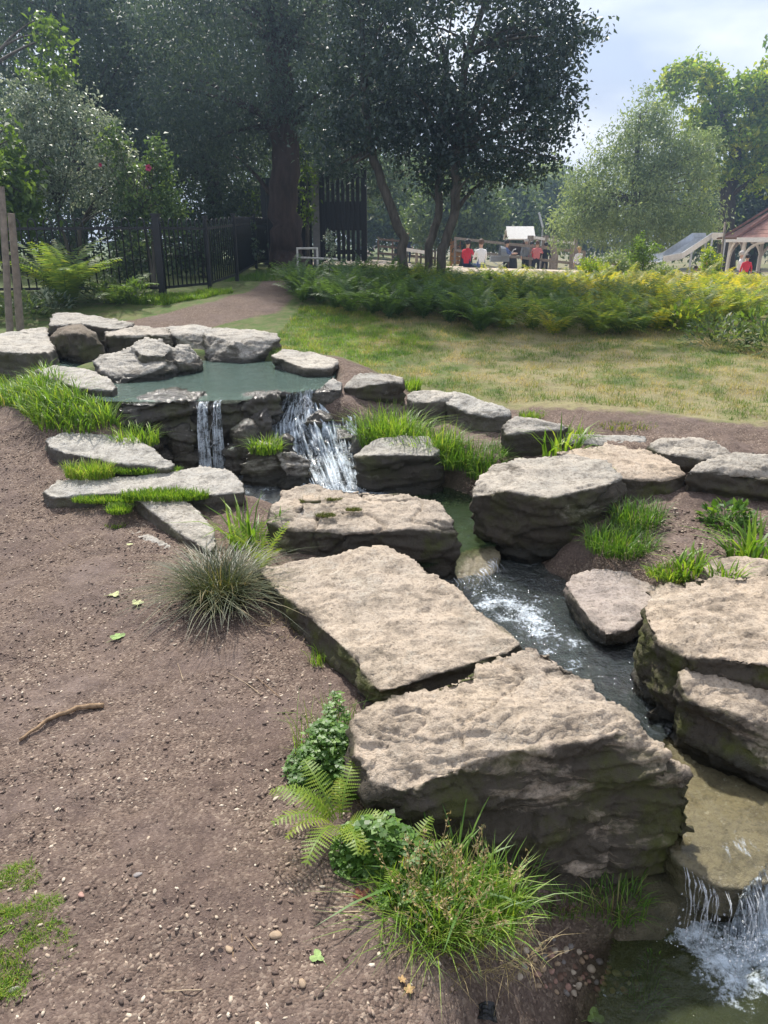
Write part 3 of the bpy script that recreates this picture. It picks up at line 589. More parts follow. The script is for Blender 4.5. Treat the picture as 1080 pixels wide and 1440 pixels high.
water('stream_water', 'shallow olive water below the lowest fall', [(880, 1240, -.38), (960, 1180, -.38), (1250, 1150, -.38), (1300, 1700, -.38), (760, 1700, -.38)], -.38, WM_END, .010,
      lambda x, y: W_END + .0025 * fbm2(x, y, 9, 2, 14) + end_foam(x, y) * (.020 + .030 * fbm2(x, y, 14, 4, 15)), end_foam)

# the broken white water that climbs down the right of the lip
def sheet(name, label, rows, nu, nv, rough, mat, seed, foam0, streak=9.0):
    """rows: list of polylines (3-D points) from top to bottom"""
    R = [np.array([np.array(p) for p in r]) for r in rows]; nr = len(R)
    def along(r, u):
        t = np.linspace(0, 1, len(r)); return np.stack([np.interp(u, t, r[:, k]) for k in range(3)], -1)
    u = np.linspace(0, 1, nu); L = np.stack([along(r, u) for r in R])          # nr, nu, 3
    v = np.linspace(0, nr - 1, nv); i = np.minimum(v.astype(int), nr - 2); f = (v - i)[:, None, None]; f = f * f * (3 - 2 * f) * .5 + f * .5
    Pg = L[i] * (1 - f) + L[i + 1] * f
    U, Vv = np.meshgrid(u, np.linspace(0, 1, nv))
    n = fbm2(U * streak, Vv * 2.2, 1.0, 4, seed); n2 = fbm2(U * streak * 4, Vv * 7, 1.0, 3, seed + 1)
    Pg[..., 1] -= rough * (n + .5 * n2); Pg[..., 2] += rough * (.7 * n2 + .5 * n)
    fo = np.clip(foam0(U, Vv) + .30 * n + .42 * n2, 0, .9)
    idg = np.arange(nu * nv).reshape(nv, nu); Fg = np.stack([idg[:-1, :-1], idg[1:, :-1], idg[1:, 1:], idg[:-1, 1:]], -1).reshape(-1, 4)
    m = mesh_np(name, Pg.reshape(-1, 3), Fg, {'foam': fo.ravel()}, smooth=True)
    o = link(name, m, mat); tag(o, label, 'waterfall', kind='structure'); return o
sheet('waterfall', 'white broken cascade tumbling over wet rocks', [[PZ(402, 556, .552), PZ(430, 551, .552), PZ(456, 547, .552)], [PZ(396, 572, .46), PZ(432, 568, .46), PZ(470, 563, .47)], [PZ(382, 600, .33), PZ(435, 596, .36), PZ(500, 588, .37)],
       [PZ(380, 640, .16), PZ(450, 640, .18), PZ(505, 628, .22)], [PZ(420, 690, .05), PZ(470, 695, .05), PZ(520, 685, .05)]], 140, 200, .034, WM_FALL, 31, lambda U, V: .30 + .15 * np.sin(V * 3.1) + .18 * V)

# falling strands and drops
M = Mat('falling_water'); _w = M.bsdf((.86, .89, .93), 0.12, 0.6); _t = M.node('ShaderNodeBsdfTransparent'); _mx = M.node('ShaderNodeMixShader')
M.l.new(M.ramp(M.noise(60, 3, .7, stretch=(1, 1, .25)), [(0.40, 0.02), (0.72, .62)]), _mx.inputs[0]); M.l.new(_t.outputs[0], _mx.inputs[1]); M.l.new(_w, _mx.inputs[2])
STRAND = M.done(_mx.outputs[0])
def falls(name, label, lip, z_end, n, rad, throw, drops, seed, sway=.012, dirv=(0, -1)):
    rng = random.Random(seed); mb = MB(); L = [Vector(p) for p in lip]
    def on(t):
        t *= len(L) - 1; i = min(int(t), len(L) - 2); return L[i].lerp(L[i + 1], t - i)
    dv = Vector((*dirv, 0)).normalized()
    for k in range(n):
        p = on(rng.random()); drop = p.z - z_end; th = throw * rng.uniform(.6, 1.25); pts = []; rr = []; r0 = rad * rng.uniform(.35, 1.3); ph = rng.uniform(0, 6); sx = rng.uniform(-1, 1) * sway * 2
        fin = 1.0 if rng.random() < .7 else rng.uniform(.4, .9)
        for i in range(9):
            s = i / 8 * fin; q = p + dv * (th * math.sqrt(s) if s > 0 else -.02) + Vector((sx * s + sway * .5 * math.sin(s * 9 + ph), 0, -drop * s * s * .55 - drop * s * .45)); pts.append(q)
            rr.append(max(.0008, r0 * (1.0 - .55 * s) * rng.uniform(.6, 1.3) * (.35 if i in (0,) else 1)))
        mb.tube(pts, rr, 5)
    for k in range(drops):
        p = on(rng.random()); s = rng.uniform(.35, 1.05); q = p + dv * (throw * rng.uniform(.5, 1.9)) + Vector((rng.gauss(0, .03), rng.gauss(0, .02), -(p.z - z_end) * s + rng.uniform(0, .03)))
        r = rng.uniform(.0015, .005); mb.add([q + Vector(v) * r for v in ((1, 0, 0), (0, 1, 0), (-1, 0, 0), (0, -1, 0), (0, 0, 1.4), (0, 0, -1.4))], [(0, 1, 4), (1, 2, 4), (2, 3, 4), (3, 0, 4), (1, 0, 5), (2, 1, 5), (3, 2, 5), (0, 3, 5)])
    o = mb.build(name, STRAND, smooth=True); tag(o, label, 'waterfall', kind='structure'); return o
def fall_sheet(label, lip, zend, throw, w, seed, foam, nv=90, nu=26, spread=1.35):
    a, b = Vector(lip[0]), Vector(lip[1]); c = (a + b) / 2; rows = []
    for i in range(9):
        t = i / 8; q = Vector((0, -throw * math.sqrt(t), -(c.z - zend) * (t * .35 + t * t * .65))); k = 1 + (spread - 1) * t
        rows.append([c + (a - c) * k + q, c + q + Vector((0, -.012, 0)), c + (b - c) * k + q])
    rows.insert(0, [a + Vector((0, .05, .004)), c + Vector((0, .05, .004)), b + Vector((0, .05, .004))])
    return sheet('waterfall', label, rows, nu, nv, .010, WM_FALL, seed, foam, 5.0)
fall_sheet('left strand of the thin double waterfall', (PZ(279, 568, .553), PZ(293, 567, .553)), .06, .10, .1, 81, lambda U, V: .38 + .12 * V)
fall_sheet('right strand of the thin double waterfall', (PZ(301, 566, .553), PZ(311, 565, .553)), .06, .09, .1, 82, lambda U, V: .30 + .15 * V, spread=1.8)
falls('waterfall', 'loose drops round the thin double waterfall', [PZ(278, 568, .552), PZ(312, 565, .552)], .06, 9, .0035, .11, 160, 1, sway=.03)
falls('waterfall', 'small spurt at the left of the upper cascade', [PZ(376, 572, .47), PZ(392, 570, .47)], .25, 9, .006, .10, 60, 3, sway=.03)
falls('waterfall', 'small spurt at the head of the upper cascade', [PZ(424, 556, .53), PZ(436, 555, .53)], .36, 9, .006, .09, 70, 4, sway=.03)
falls('waterfall', 'thin water sliding off the rounded algae stone', [PZ(642, 815, -.03), PZ(672, 808, -.02), PZ(700, 782, .0)], -.09, 30, .004, .05, 40, 5, dirv=(.35, -.6))
falls('waterfall', 'thin strands at the left of the lowest fall', [PZ(962, 1222, -.16), PZ(985, 1242, -.18), PZ(1008, 1254, -.19)], -.375, 12, .0030, .035, 60, 6, sway=.008)
sheet('waterfall', 'broken curtain of water over the lowest fall', [[PZ(1046, 1250, -.155), PZ(1060, 1236, -.15), PZ(1086, 1206, -.145), PZ(1180, 1206, -.14)], [PZ(1040, 1262, -.18), PZ(1060, 1254, -.18), PZ(1086, 1232, -.18), PZ(1180, 1236, -.18)],
    [PZ(1030, 1290, -.27), PZ(1058, 1288, -.27), PZ(1088, 1272, -.27), PZ(1185, 1275, -.27)], [PZ(1022, 1320, -.375), PZ(1055, 1325, -.375), PZ(1090, 1312, -.375), PZ(1190, 1318, -.375)]], 120, 90, .012, WM_FALL, 91, lambda U, V: .34 + .30 * V, 16)
falls('waterfall', 'fine strands and drops in front of the lowest fall', [PZ(1004, 1254, -.19), PZ(1046, 1262, -.19), PZ(1064, 1248, -.17), PZ(1086, 1214, -.15), PZ(1150, 1206, -.14)], -.375, 22, .0026, .075, 220, 7, sway=.010)
def splash(label, c, rx, ry, h, n, seed, r0=.0015, r1=.006):
    rg = np.random.default_rng(seed); a = rg.random(n) * 6.28; rr = np.abs(rg.normal(size=n)) * .6; P = np.stack([np.cos(a) * rr * rx, np.sin(a) * rr * ry, h * rg.random(n) ** 2.2 * np.clip(1.2 - rr, .1, 1)], 1) + np.asarray(c)
    r = r0 + (r1 - r0) * rg.random(n) ** 3; O = np.array([(1, 0, 0), (0, 1, 0), (-1, 0, 0), (0, -1, 0), (0, 0, 1.2), (0, 0, -1.2)]); Fo = np.array([(0, 1, 4), (1, 2, 4), (2, 3, 4), (3, 0, 4), (1, 0, 5), (2, 1, 5), (3, 2, 5), (0, 3, 5)])
    V = (P[:, None] + O[None] * r[:, None, None]).reshape(-1, 3); Fs = (Fo[None] + (np.arange(n) * 6)[:, None, None]).reshape(-1, 3)
    o = link('water_spray', mesh_np('water_spray', V, Fs, smooth=True), SPRAY); tag(o, label, 'spray', kind='stuff')
SPRAY = simple_mat('water_spray', (.80, .84, .88), .15, .6, .05, 10, .05)
splash('spray at the foot of the thin double waterfall', PZ(303, 655, .05), .16, .10, .10, 500, 1)
splash('spray over the white cascade', PZ(455, 650, .12), .22, .22, .12, 600, 2)
splash('spray at the foot of the upper cascade', PZ(475, 688, .05), .20, .12, .06, 500, 3)
splash('spray and bubbles below the lowest fall', PZ(1040, 1330, -.37), .16, .09, .05, 500, 4, .001, .004)
splash('bubbles in the rapids', PZ(735, 866, -.085), .14, .10, .02, 350, 5, .001, .004)
# ------------------------------------------------------------------ railings, gate, playground, gazebo, people
BLACK = simple_mat('black_paint', (.012, .013, .016), .45, .4, .3, 20, .1)
GREYWOOD = simple_mat('weathered_wood', (.24, .205, .17), .85, .2, .35, 14, .4)
BROWNWOOD = simple_mat('brown_wood', (.16, .10, .06), .8, .2, .3, 14, .4)
WHITEP = simple_mat('white_paint', (.74, .72, .68), .55, .3, .10, 10, .1)
ORANGE = simple_mat('orange_panel', (.55, .24, .04), .5, .4, .2, 10, .1)
STEEL = simple_mat('dull_steel', (.52, .54, .56), .32, .5, .15, 10, .1, .7)
GREYP = simple_mat('grey_painted_post', (.23, .22, .225), .7, .3, .2, 10, .2)

def ring_fence():
    # base points of the railing run: picture column, row of the foot, distance
    pts = [(-150, 11.0), (228, 11.2), (295, 12.3), (334, 13.7), (362, 17.2), (392, 20.0)]
    base = []
    for px, Yd in pts:
        p = PY(px, 400, Yd); base.append(Vector((p[0], Yd, HZ(p[0], Yd))))
    root = empty('railing_fence', base[1]); tag(root, 'black bow topped iron railings with square posts along the shrubbery', 'fence')
    Hh = 1.06
    bow = MB(); r = .011
    def bow_at(a, b):                    # one hooped pair of bars: two uprights joined by a bow
        pts = [a + Vector((0, 0, .10)), a + Vector((0, 0, Hh - .07))]
        d = (b - a)
        for i in range(1, 6):
            an = math.pi * i / 6; pts.append(a + d * (.5 - .5 * math.cos(an)) + Vector((0, 0, Hh - .07 + .07 * math.sin(an))))
        pts += [b + Vector((0, 0, Hh - .07)), b + Vector((0, 0, .10))]
        m = MB().tube(pts, r, 5); return m
    for i in range(len(base) - 1):
        a, b = base[i], base[i + 1]; L = (b - a).length; n = int(L / .105); 
        if i == 0: a0 = a
        for zz in (.12, Hh - .13):
            MB().bar(a + Vector((0, 0, zz)) - root.location, b + Vector((0, 0, zz)) - root.location, .012, .038).build('rail', BLACK, root)
        for k in range(0, n, 2):
            t0, t1 = (k + .5) / n, (k + 1.5) / n; p, q = a.lerp(b, t0) - root.location, a.lerp(b, t1) - root.location
            bow_at(p, q).build('hoop_bar', BLACK, root, smooth=True)
    for i, p in enumerate(base[1:]):
        m = MB(); m.box(p - root.location + Vector((0, 0, .53)), (.095 if i == 0 else .06, .095 if i == 0 else .06, 1.12)); o = m.build('post', BLACK, root)
        MB().box(p - root.location + Vector((0, 0, 1.105)), (.12 if i == 0 else .075, .12 if i == 0 else .075, .03)).build('post_cap', BLACK, o)
ring_fence()
for k, (px, py0, py1, Yd, w, lb) in enumerate(((22, 300, 412, 9.2, .085, 'weathered round stake leaning at the left edge'), (5, 262, 410, 9.0, .075, 'taller grey stake cut by the left edge'))):
    a = PY(px - 2 + k, py1, Yd); b = PY(px - 6 + k * 3, py0, Yd); a[2] = HZ(a[0], a[1]) - .05
    m = MB(); n = 9; m.tube([Vector(a).lerp(Vector(b), i / 6) + Vector((random.uniform(-.004, .004), random.uniform(-.004, .004), 0)) for i in range(7)], [w * .55, w * .54, w * .52, w * .53, w * .5, w * .5, w * .46], 9)
    o = m.build('wooden_stake', GREYWOOD, smooth=False); tag(o, lb, 'stake', 'stakes at the left edge')

# slatted black gate leaf with its grey post
def gate():
    Yd = 18.4; pl = PY(446, 360, Yd); g = HZ(pl[0], Yd)
    po = empty('gate_post', (pl[0], Yd, g)); tag(po, 'square grey timber gate post left of black slatted gate', 'post')
    MB().box((0, 0, .98), (.16, .16, 2.0)).build('shaft', GREYP, po); MB().box((0, 0, 2.0), (.20, .20, .05)).build('cap', GREYP, po)
    root = empty('slatted_gate', (pl[0] + .12, Yd - .02, g)); tag(root, 'tall black gate of upright slats standing open', 'gate')
    root.rotation_euler = (0, 0, math.radians(-6))
    W, Ht = 1.03, 1.98; n = 9; pw = W / n
    for i in range(n):
        MB().box((pw * (i + .5), 0, .08 + Ht / 2), (pw * .66, .025, Ht - .02 + .02 * math.sin(i * 2.1))).build('slat', BLACK, root)
    for zc, hh in ((1.08, .62), (.30, .10), (1.92, .10)):
        MB().box((W / 2, .03, zc), (W, .03, hh)).build('cross_rail', BLACK, root)
    for x in (.0, W): MB().box((x, .005, .08 + Ht / 2), (.07, .06, Ht + .04)).build('stile', BLACK, root)
    # solid dark board fence left of the post, seen past the big trunk
    fr = empty('board_fence', (pl[0] - .12, Yd + .25, g)); tag(fr, 'dark close boarded fence between the big trunk and gate post', 'fence')
    for i in range(9): MB().box((-.13 * i - .07, 0, .95), (.124, .025, 1.9)).build('board', BLACK, fr)
    for zc in (.4, 1.5): MB().box((-.6, .03, zc), (1.2, .04, .08)).build('rail', BLACK, fr)
    # low white barrier rail in front
    a, b = PY(418, 352, 16.6), PY(446, 352, 16.6); c = PY(474, 362, 15.6)
    wr = empty('barrier_rail', (a[0], 16.6, HZ(a[0], 16.6))); tag(wr, 'low white barrier rail at the foot of the grey gate post', 'rail')
    A = Vector((0, 0, .42)); B = Vector((b[0] - a[0], 0, .42)); C = Vector((c[0] - a[0], -1.0, .22))
    MB().tube([A, B], .022, 6).build('top_rail', WHITEP, wr); MB().tube([Vector((0, 0, .24)), C], .022, 6).build('lower_rail', WHITEP, wr)
    for p in (A, B): MB().tube([p + Vector((0, 0, .02)), Vector((p.x, p.y, -.05))], .022, 6).build('upright', WHITEP, wr)
gate()

# --- playground
def pgp(px, Yd): p = PY(px, 350, Yd); return Vector((p[0], Yd, HZ(p[0], Yd)))
def px_z(py, Yd): return PY(540, py, Yd)[2]
def rail_fence(name, label, x0, x1, Yd, h, npost, mats, rails=(.95,), Yd2=None):
    a, b = pgp(x0, Yd), pgp(x1, Yd2 or Yd); root = empty(name, a); tag(root, label, 'fence')
    for i in range(npost):
        p = a.lerp(b, i / (npost - 1)) - a; MB().box(p + Vector((0, 0, h / 2)), (.11, .11, h)).build('post', mats[0], root)
    for r in rails:
        MB().bar(Vector((0, -.07, h * r)), b - a + Vector((0, -.07, h * r)), .06, .12).build('rail', mats[1], root)
rail_fence('rail_fence', 'grey timber post and rail fence in front of the playhouse', 640, 822, 38, 1.35, 6, (GREYWOOD, GREYWOOD), (.95, .55), 36)
rail_fence('rail_fence', 'dark timber rail fence far behind the sand', 532, 612, 47, 1.3, 5, (BROWNWOOD, BROWNWOOD), (.9, .6, .3))
rail_fence('rail_fence', 'white topped low barrier right of the leaning trunk', 570, 602, 30, .55, 3, (GREYWOOD, WHITEP), (.95,))
rail_fence('rail_fence', 'brown timber fence at the right end of playground', 815, 900, 40, 1.2, 5, (BROWNWOOD, BROWNWOOD), (.9, .5))
def playhouse():
    Yd = 43; c = pgp(726, Yd); c.z = px_z(352, Yd) - .9; root = empty('playhouse', c); tag(root, 'small timber playhouse with white sloping roof', 'playhouse')
    for sx in (-.5, .5):
        for sy in (-.5, .5): MB().box((sx, sy, .8), (.12, .12, 1.7)).build('post', BROWNWOOD, root)
    MB().box((0, 0, .55), (1.15, 1.15, .10)).build('deck', BROWNWOOD, root)
    for sx in (-1, 1):
        w = MB(); w.box((.5 * sx, 0, .95), (.05, .9, .65)); w.build('side_panel', BROWNWOOD, root)
    MB().box((0, .5, .95), (.9, .05, .65)).build('back_panel', BROWNWOOD, root)
    R = Matrix.Rotation(math.radians(38), 3, 'X'); r2 = Matrix.Rotation(math.radians(-38), 3, 'X')
    MB().box((.12, -.42, 1.78), (1.5, 1.05, .06), rot=R).build('roof_panel', WHITEP, root); MB().box((.12, .40, 1.78), (1.5, 1.05, .06), rot=r2).build('roof_panel', WHITEP, root)
playhouse()
def monkey_bars():
    Yd = 41; a, b = pgp(745, Yd), pgp(808, Yd); z0 = px_z(337, Yd); root = empty('jungle_gym', a); tag(root, 'timber climbing frame with long pale overhead beams', 'climbing frame')
    L = b - a; hz = z0 - a.z
    for sy in (-.35, .35): MB().bar((0, sy, hz + .12), (L.x, sy, hz - .2), .10, .13).build('beam', WHITEP if sy < 0 else GREYWOOD, root)
    for t in (0, .33, .52, .98):
        for sy in (-.35, .35): MB().box((L.x * t, sy, (hz + .2) / 2), (.16, .16, hz + .2)).build('post', GREYWOOD, root)
    for i in range(8): MB().tube([(L.x * (i + .5) / 8, -.35, hz + .08 - .03 * i), (L.x * (i + .5) / 8, .35, hz + .08 - .03 * i)], .03, 6).build('rung', STEEL, root)
monkey_bars()
def lamp():
    Yd = 48; a = pgp(760, Yd); z1 = px_z(318, Yd) - a.z; root = empty('lamp_post', a); tag(root, 'thin pale lamp post with slanted head behind playhouse', 'lamp post')
    MB().tube([(0, 0, 0), (0, 0, z1 * .55), (.05, 0, z1)], [.06, .05, .04], 8).build('pole', STEEL, root)
    MB().bar((.05, 0, z1 - .1), (-.25, 0, z1 + .75), .22, .12).build('lamp_head', STEEL, root)
lamp()
def orange_tower():
    Yd = 40; a = pgp(643, Yd); root = empty('climbing_tower', a); h = px_z(336, Yd) - a.z; tag(root, 'orange timber climbing panel left of the seated pair', 'climbing panel')
    for sx in (-.3, .3): MB().box((sx, 0, h / 2), (.12, .14, h)).build('post', ORANGE, root)
    for i in range(6): MB().box((0, -.03, .25 + i * (h - .3) / 5.5), (.62, .06, .17)).build('slat', ORANGE, root)
orange_tower()
def slide():
    Yd = 28; a = PY(988, 336, Yd); b = PY(946, 364, Yd - 1.0); base = Vector((a[0], Yd, HZ(a[0], Yd))); root = empty('slide', base); tag(root, 'shiny steel playground slide rising beside the gazebo', 'slide')
    A, B = Vector(a) - base, Vector(b) - base; C = B + Vector((-.7, -.25, -.1))
    d = (B - A).normalized(); sd = d.cross(Vector((0, 0, 1))).normalized(); up = sd.cross(d)
    ch = MB(); prof = [(-.36, .22), (-.32, .02), (-.2, 0), (.2, 0), (.32, .02), (.36, .22)]
    V = []; stations = [A + Vector((.5, .1, .0)), A, A.lerp(B, .5), B, C]
    for s in stations: V += [s + sd * x + up * z for x, z in prof]
    Fq = [(i * 6 + k, i * 6 + k + 1, (i + 1) * 6 + k + 1, (i + 1) * 6 + k) for i in range(len(stations) - 1) for k in range(5)]
    o = ch.add(V, Fq).build('chute', STEEL, root); md = o.modifiers.new('t', 'SOLIDIFY'); md.thickness = .03
    for s in (A + Vector((.5, .1, 0)), A):
        for q in (-.36, .36): 
            f = s + sd * q; MB().tube([f, Vector((f.x, f.y, -.1))], .04, 6).build('leg', STEEL, root)
    MB().box(A + Vector((.75, .15, .02)), (.7, .8, .06)).build('platform', BROWNWOOD, root)
slide()
TILE = simple_mat('red_roof_tile', (.25, .135, .11), .8, .2, .4, 9, .4)
def gazebo():
    Yd = 37; zc = px_z(338, Yd); cx = PY(1143, 338, Yd)[0]; g = min(HZ(cx, Yd), zc - 2.25); root = empty('gazebo', (cx, Yd, g)); tag(root, 'octagonal white gazebo with red tiled roof at right edge', 'gazebo')
    ze = zc - g; R = 4.0; n = 8; apex = ze + 2.75
    def P8(r, k, z): an = math.pi * 2 * (k + .0) / n + math.radians(11); return Vector((r * math.cos(an), r * math.sin(an), z))
    for k in range(n):                  # tiled roof: each slope in courses with a real step
        for c in range(12):
            t0, t1 = c / 12, (c + 1) / 12; r0, r1 = R * (1 - t0) + .12 * t0, R * (1 - t1) + .12 * t1; fl = lambda t: ze + .12 + (apex - ze - .12) * (t ** 1.25 * .55 + t * .45)
            a, b, c1, d1 = P8(r0 + .03, k, fl(t0)), P8(r0 + .03, k + 1, fl(t0)), P8(r1, k + 1, fl(t1)), P8(r1, k, fl(t1))
            m = MB(); dn = Vector((0, 0, -.05)); m.add([a, b, c1, d1, a + dn, b + dn], [(0, 1, 2, 3), (4, 5, 1, 0)]); m.build('tile_course', TILE, root)
        m = MB(); m.bar(P8(R + .02, k, ze + .13), P8(.15, k, apex + .02), .14, .10); m.build('hip_ridge', TILE, root)
        m = MB(); m.bar(P8(R, k, ze + .02), P8(R, k + 1, ze + .02), .10, .20); m.build('fascia', WHITEP, root)
        p = P8(R - .45, k, 0)
        col = MB(); col.tube([p, p + Vector((0, 0, .5)), p + Vector((0, 0, .55)), p + Vector((0, 0, ze - .05))], [.15, .15, .105, .095], 8); o = col.build('column', WHITEP, root)
        for dk in (-1, 1):              # curved bracket each side of the column head
            q = P8(R - .45, k + dk, 0); dv = (q - p).normalized(); br = MB(); pts = []
            for i in range(7):
                an = math.pi / 2 * i / 6; pts.append(p + dv * (.95 * (1 - math.cos(an))) + Vector((0, 0, ze - 1.0 + .92 * math.sin(an))))
            br.tube(pts, .075, 5); br.build('bracket', WHITEP, o)
        m = MB(); m.bar(P8(R - .45, k, .75), P8(R - .45, k + 1, .75), .05, .06); m.build('hand_rail', WHITEP, root)
    m = MB(); Vb = [P8(R - .2, k, -.05) for k in range(n)] + [P8(R - .2, k, .12) for k in range(n)]
    m.add(Vb, [tuple(range(n, 2 * n))] + [(k, (k + 1) % n, n + (k + 1) % n, n + k) for k in range(n)]); m.build('floor', GREYWOOD, root)
    return root
gz = gazebo()

# --- people (far off): one skinned body each, clothing colours by height, hair as a child
def cloth(name, c): return simple_mat(name, c, .85, .2, .15, 20, .2)
SKIN = simple_mat('skin', (.50, .31, .22), .6, .3, .06, 20, .05)
def person(label, px, py_head, Yd, pose, top, legs, hair, hairlen, facing=0.0, scale=1.0, group='people in the playground', yoff=0.0):
    hd = PY(px, py_head, Yd); sit = pose == 'sit'; Hs = (1.72 if not sit else 1.24) * scale
    base = Vector((hd[0], Yd + yoff, hd[2] - Hs)); s = scale
    hip = .45 if sit else .90
    J = {}; E = []; Rr = {}
    def v(n, p, r): J[n] = Vector(p) * s; Rr[n] = r * s
    v('pel', (0, 0, hip), .150); v('wst', (0, .0, hip + .20), .140); v('chs', (0, .0, hip + .42), .165); v('nkb', (0, .0, hip + .56), .075); v('nck', (0, -.01, hip + .62), .055)
    v('hd1', (0, -.02, hip + .68), .085); v('hd2', (0, -.02, hip + .77), .100); v('hd3', (0, 0, hip + .84), .060)
    E += [('pel', 'wst'), ('wst', 'chs'), ('chs', 'nkb'), ('nkb', 'nck'), ('nck', 'hd1'), ('hd1', 'hd2'), ('hd2', 'hd3')]
    for sd, q in ((-1, 'l'), (1, 'r')):
        v('sh' + q, (.18 * sd, 0, hip + .50), .065)
        if pose == 'sit': v('el' + q, (.25 * sd, -.10, hip + .25), .048); v('wr' + q, (.16 * sd, -.32, hip + .20), .036); v('hn' + q, (.13 * sd, -.40, hip + .19), .030)
        elif pose == 'reach': v('el' + q, (.27 * sd, -.15, hip + .34), .048); v('wr' + q, (.20 * sd, -.38, hip + .34), .036); v('hn' + q, (.17 * sd, -.46, hip + .35), .030)
        else: v('el' + q, (.25 * sd, .02, hip + .24), .048); v('wr' + q, (.27 * sd, -.05, hip + .00), .036); v('hn' + q, (.27 * sd, -.07, hip - .08), .032)
        E += [('chs', 'sh' + q), ('sh' + q, 'el' + q), ('el' + q, 'wr' + q), ('wr' + q, 'hn' + q)]
        v('hp' + q, (.10 * sd, 0, hip - .04), .10)
        if sit: v('kn' + q, (.12 * sd, -.44, hip - .01), .070); v('an' + q, (.11 * sd, -.42, .08), .045); v('to' + q, (.12 * sd, -.58, .04), .035)
        else: v('kn' + q, (.11 * sd, -.02, .48), .068); v('an' + q, (.11 * sd, .02, .08), .045); v('to' + q, (.12 * sd, -.13, .04), .036)
        E += [('pel', 'hp' + q), ('hp' + q, 'kn' + q), ('kn' + q, 'an' + q), ('an' + q, 'to' + q)]
    names = list(J); ix = {n: i for i, n in enumerate(names)}
    me = bpy.data.meshes.new('body'); me.from_pydata([J[n] for n in names], [(ix[a], ix[b]) for a, b in E], [])
    o = bpy.data.objects.new('tmp', me); COL.objects.link(o); o.modifiers.new('k', 'SKIN')
    for i, n in enumerate(names):
        sv = me.skin_vertices[0].data[i]; sv.radius = (Rr[n], Rr[n] * .85); sv.use_root = n == 'pel'
    sb = o.modifiers.new('s', 'SUBSURF'); sb.levels = 1
    m2 = bpy.data.meshes.new_from_object(o.evaluated_get(bpy.context.evaluated_depsgraph_get())); bpy.data.objects.remove(o)
    for mm in (SKIN, top, legs): m2.materials.append(mm)
    P_ = [J[n] for n in names]
    part = {n: (0 if n[:2] in ('hd', 'nc', 'hn', 'wr') else 2 if n[:2] in ('pe', 'hp', 'kn', 'an', 'to') else 1) for n in names}
    for f in m2.polygons:
        c = f.center; f.material_index = part[min(names, key=lambda n: (J[n] - c).length - Rr[n] * .5)]; f.use_smooth = True
    root = empty('person', base, facing); tag(root, label, 'person', group)
    bo = bpy.data.objects.new('body', m2); COL.objects.link(bo); bo.parent = root
    # face: nose, eyes and mouth on the front of the head, ears at the sides
    hb = J['hd2']; 
    # hair cap and, where long, a fall down the back
    bm = bmesh.new(); bmesh.ops.create_icosphere(bm, subdivisions=2, radius=1.0)
    for w in bm.verts:
        c = w.co; low = c.z < -.1 and c.y > -.25
        w.co = Vector((c.x * .112, c.y * .118 + .022, c.z * .115 + .045)) * s
        if c.y < -.35 and c.z < .35: w.co.y = (.02 - .06) * s; w.co.z = max(w.co.z, .07 * s)
        if c.z < -.2: w.co.z -= hairlen * s * (1 if c.y > -.3 else .2); w.co.y += .03 * s
    hm = bpy.data.meshes.new('hair'); bm.to_mesh(hm); bm.free(); hm.polygons.foreach_set('use_smooth', [True] * len(hm.polygons))
    link('hair', hm, hair, root, hb)
    nb = MB(); nb.add([hb + Vector(q) * s for q in ((-.018, -.10, -.02), (.018, -.10, -.02), (0, -.125, -.025), (0, -.10, .025))], [(0, 1, 2), (0, 2, 3), (1, 3, 2)]); nb.build('nose', SKIN, root)
    return root
HB = simple_mat('hair_brown', (.10, .055, .03), .6, .3, .2, 40, .3); HD = simple_mat('hair_dark', (.02, .017, .015), .6, .3, .2, 40, .3); HG = simple_mat('hair_grey', (.45, .43, .40), .6, .3, .2, 40, .3); HY = simple_mat('hair_blond', (.45, .30, .12), .6, .3, .2, 40, .3)
NAVY, RED, WHT, BLK, GRY, PNK, BLU = (cloth('cloth_navy', (.02, .03, .085)), cloth('cloth_red', (.52, .03, .05)), cloth('cloth_white', (.78, .77, .76)), cloth('cloth_black', (.015, .015, .018)), cloth('cloth_grey', (.20, .22, .24)), cloth('cloth_pink', (.55, .17, .17)), cloth('cloth_blue', (.10, .14, .30)))
person('person standing on the sand in navy clothes behind leaning trunk', 574, 325, 44, 'stand', NAVY, NAVY, HB, 0, .6)
person('person in red top and navy seated with back turned', 658, 341, 30, 'sit', RED, NAVY, HD, 0, 2.6)
person('person in white top with long brown hair seated beside red top', 677, 341, 29.5, 'sit', WHT, BLU, HB, .22, 3.4)
person('person in blue top pushing the grey pram', 713, 340, 34, 'reach', BLU, BLK, HD, 0, 1.2)
person('person in grey standing left of the red tops', 740, 338, 37, 'stand', GRY, BLK, HG, .02, .5, .98)
person('short person in dark red standing behind the rail', 748, 342, 37.5, 'stand', RED, BLK, HD, .08, .2, .9)
person('person in bright pink red top facing the rail', 756, 341, 36.5, 'reach', PNK, BLK, HB, .05, 2.9, .95)
person('person in black standing right of the pink red top', 768, 343, 37, 'stand', BLK, BLK, HD, .05, 3.0, .9)
person('fair haired person in white by the fence end', 815, 349, 36, 'stand', WHT, GRY, HY, .05, .3, .9)
person('person in pink beside the slide foot', 993, 360, 30, 'stand', PNK, RED, HB, .02, .6, .9)
person('small child in red left of the person in pink', 979, 376, 29, 'stand', RED, RED, HB, .02, .2, .6)
person('grey haired person in white seated under the gazebo', 1043, 357, 34.5, 'sit', WHT, GRY, HG, .03, 1.0, group='people in the gazebo')
person('person in red with dark hair standing under the gazebo', 1052, 360, 33.6, 'stand', RED, BLK, HD, .15, 3.1, .9, group='people in the gazebo')
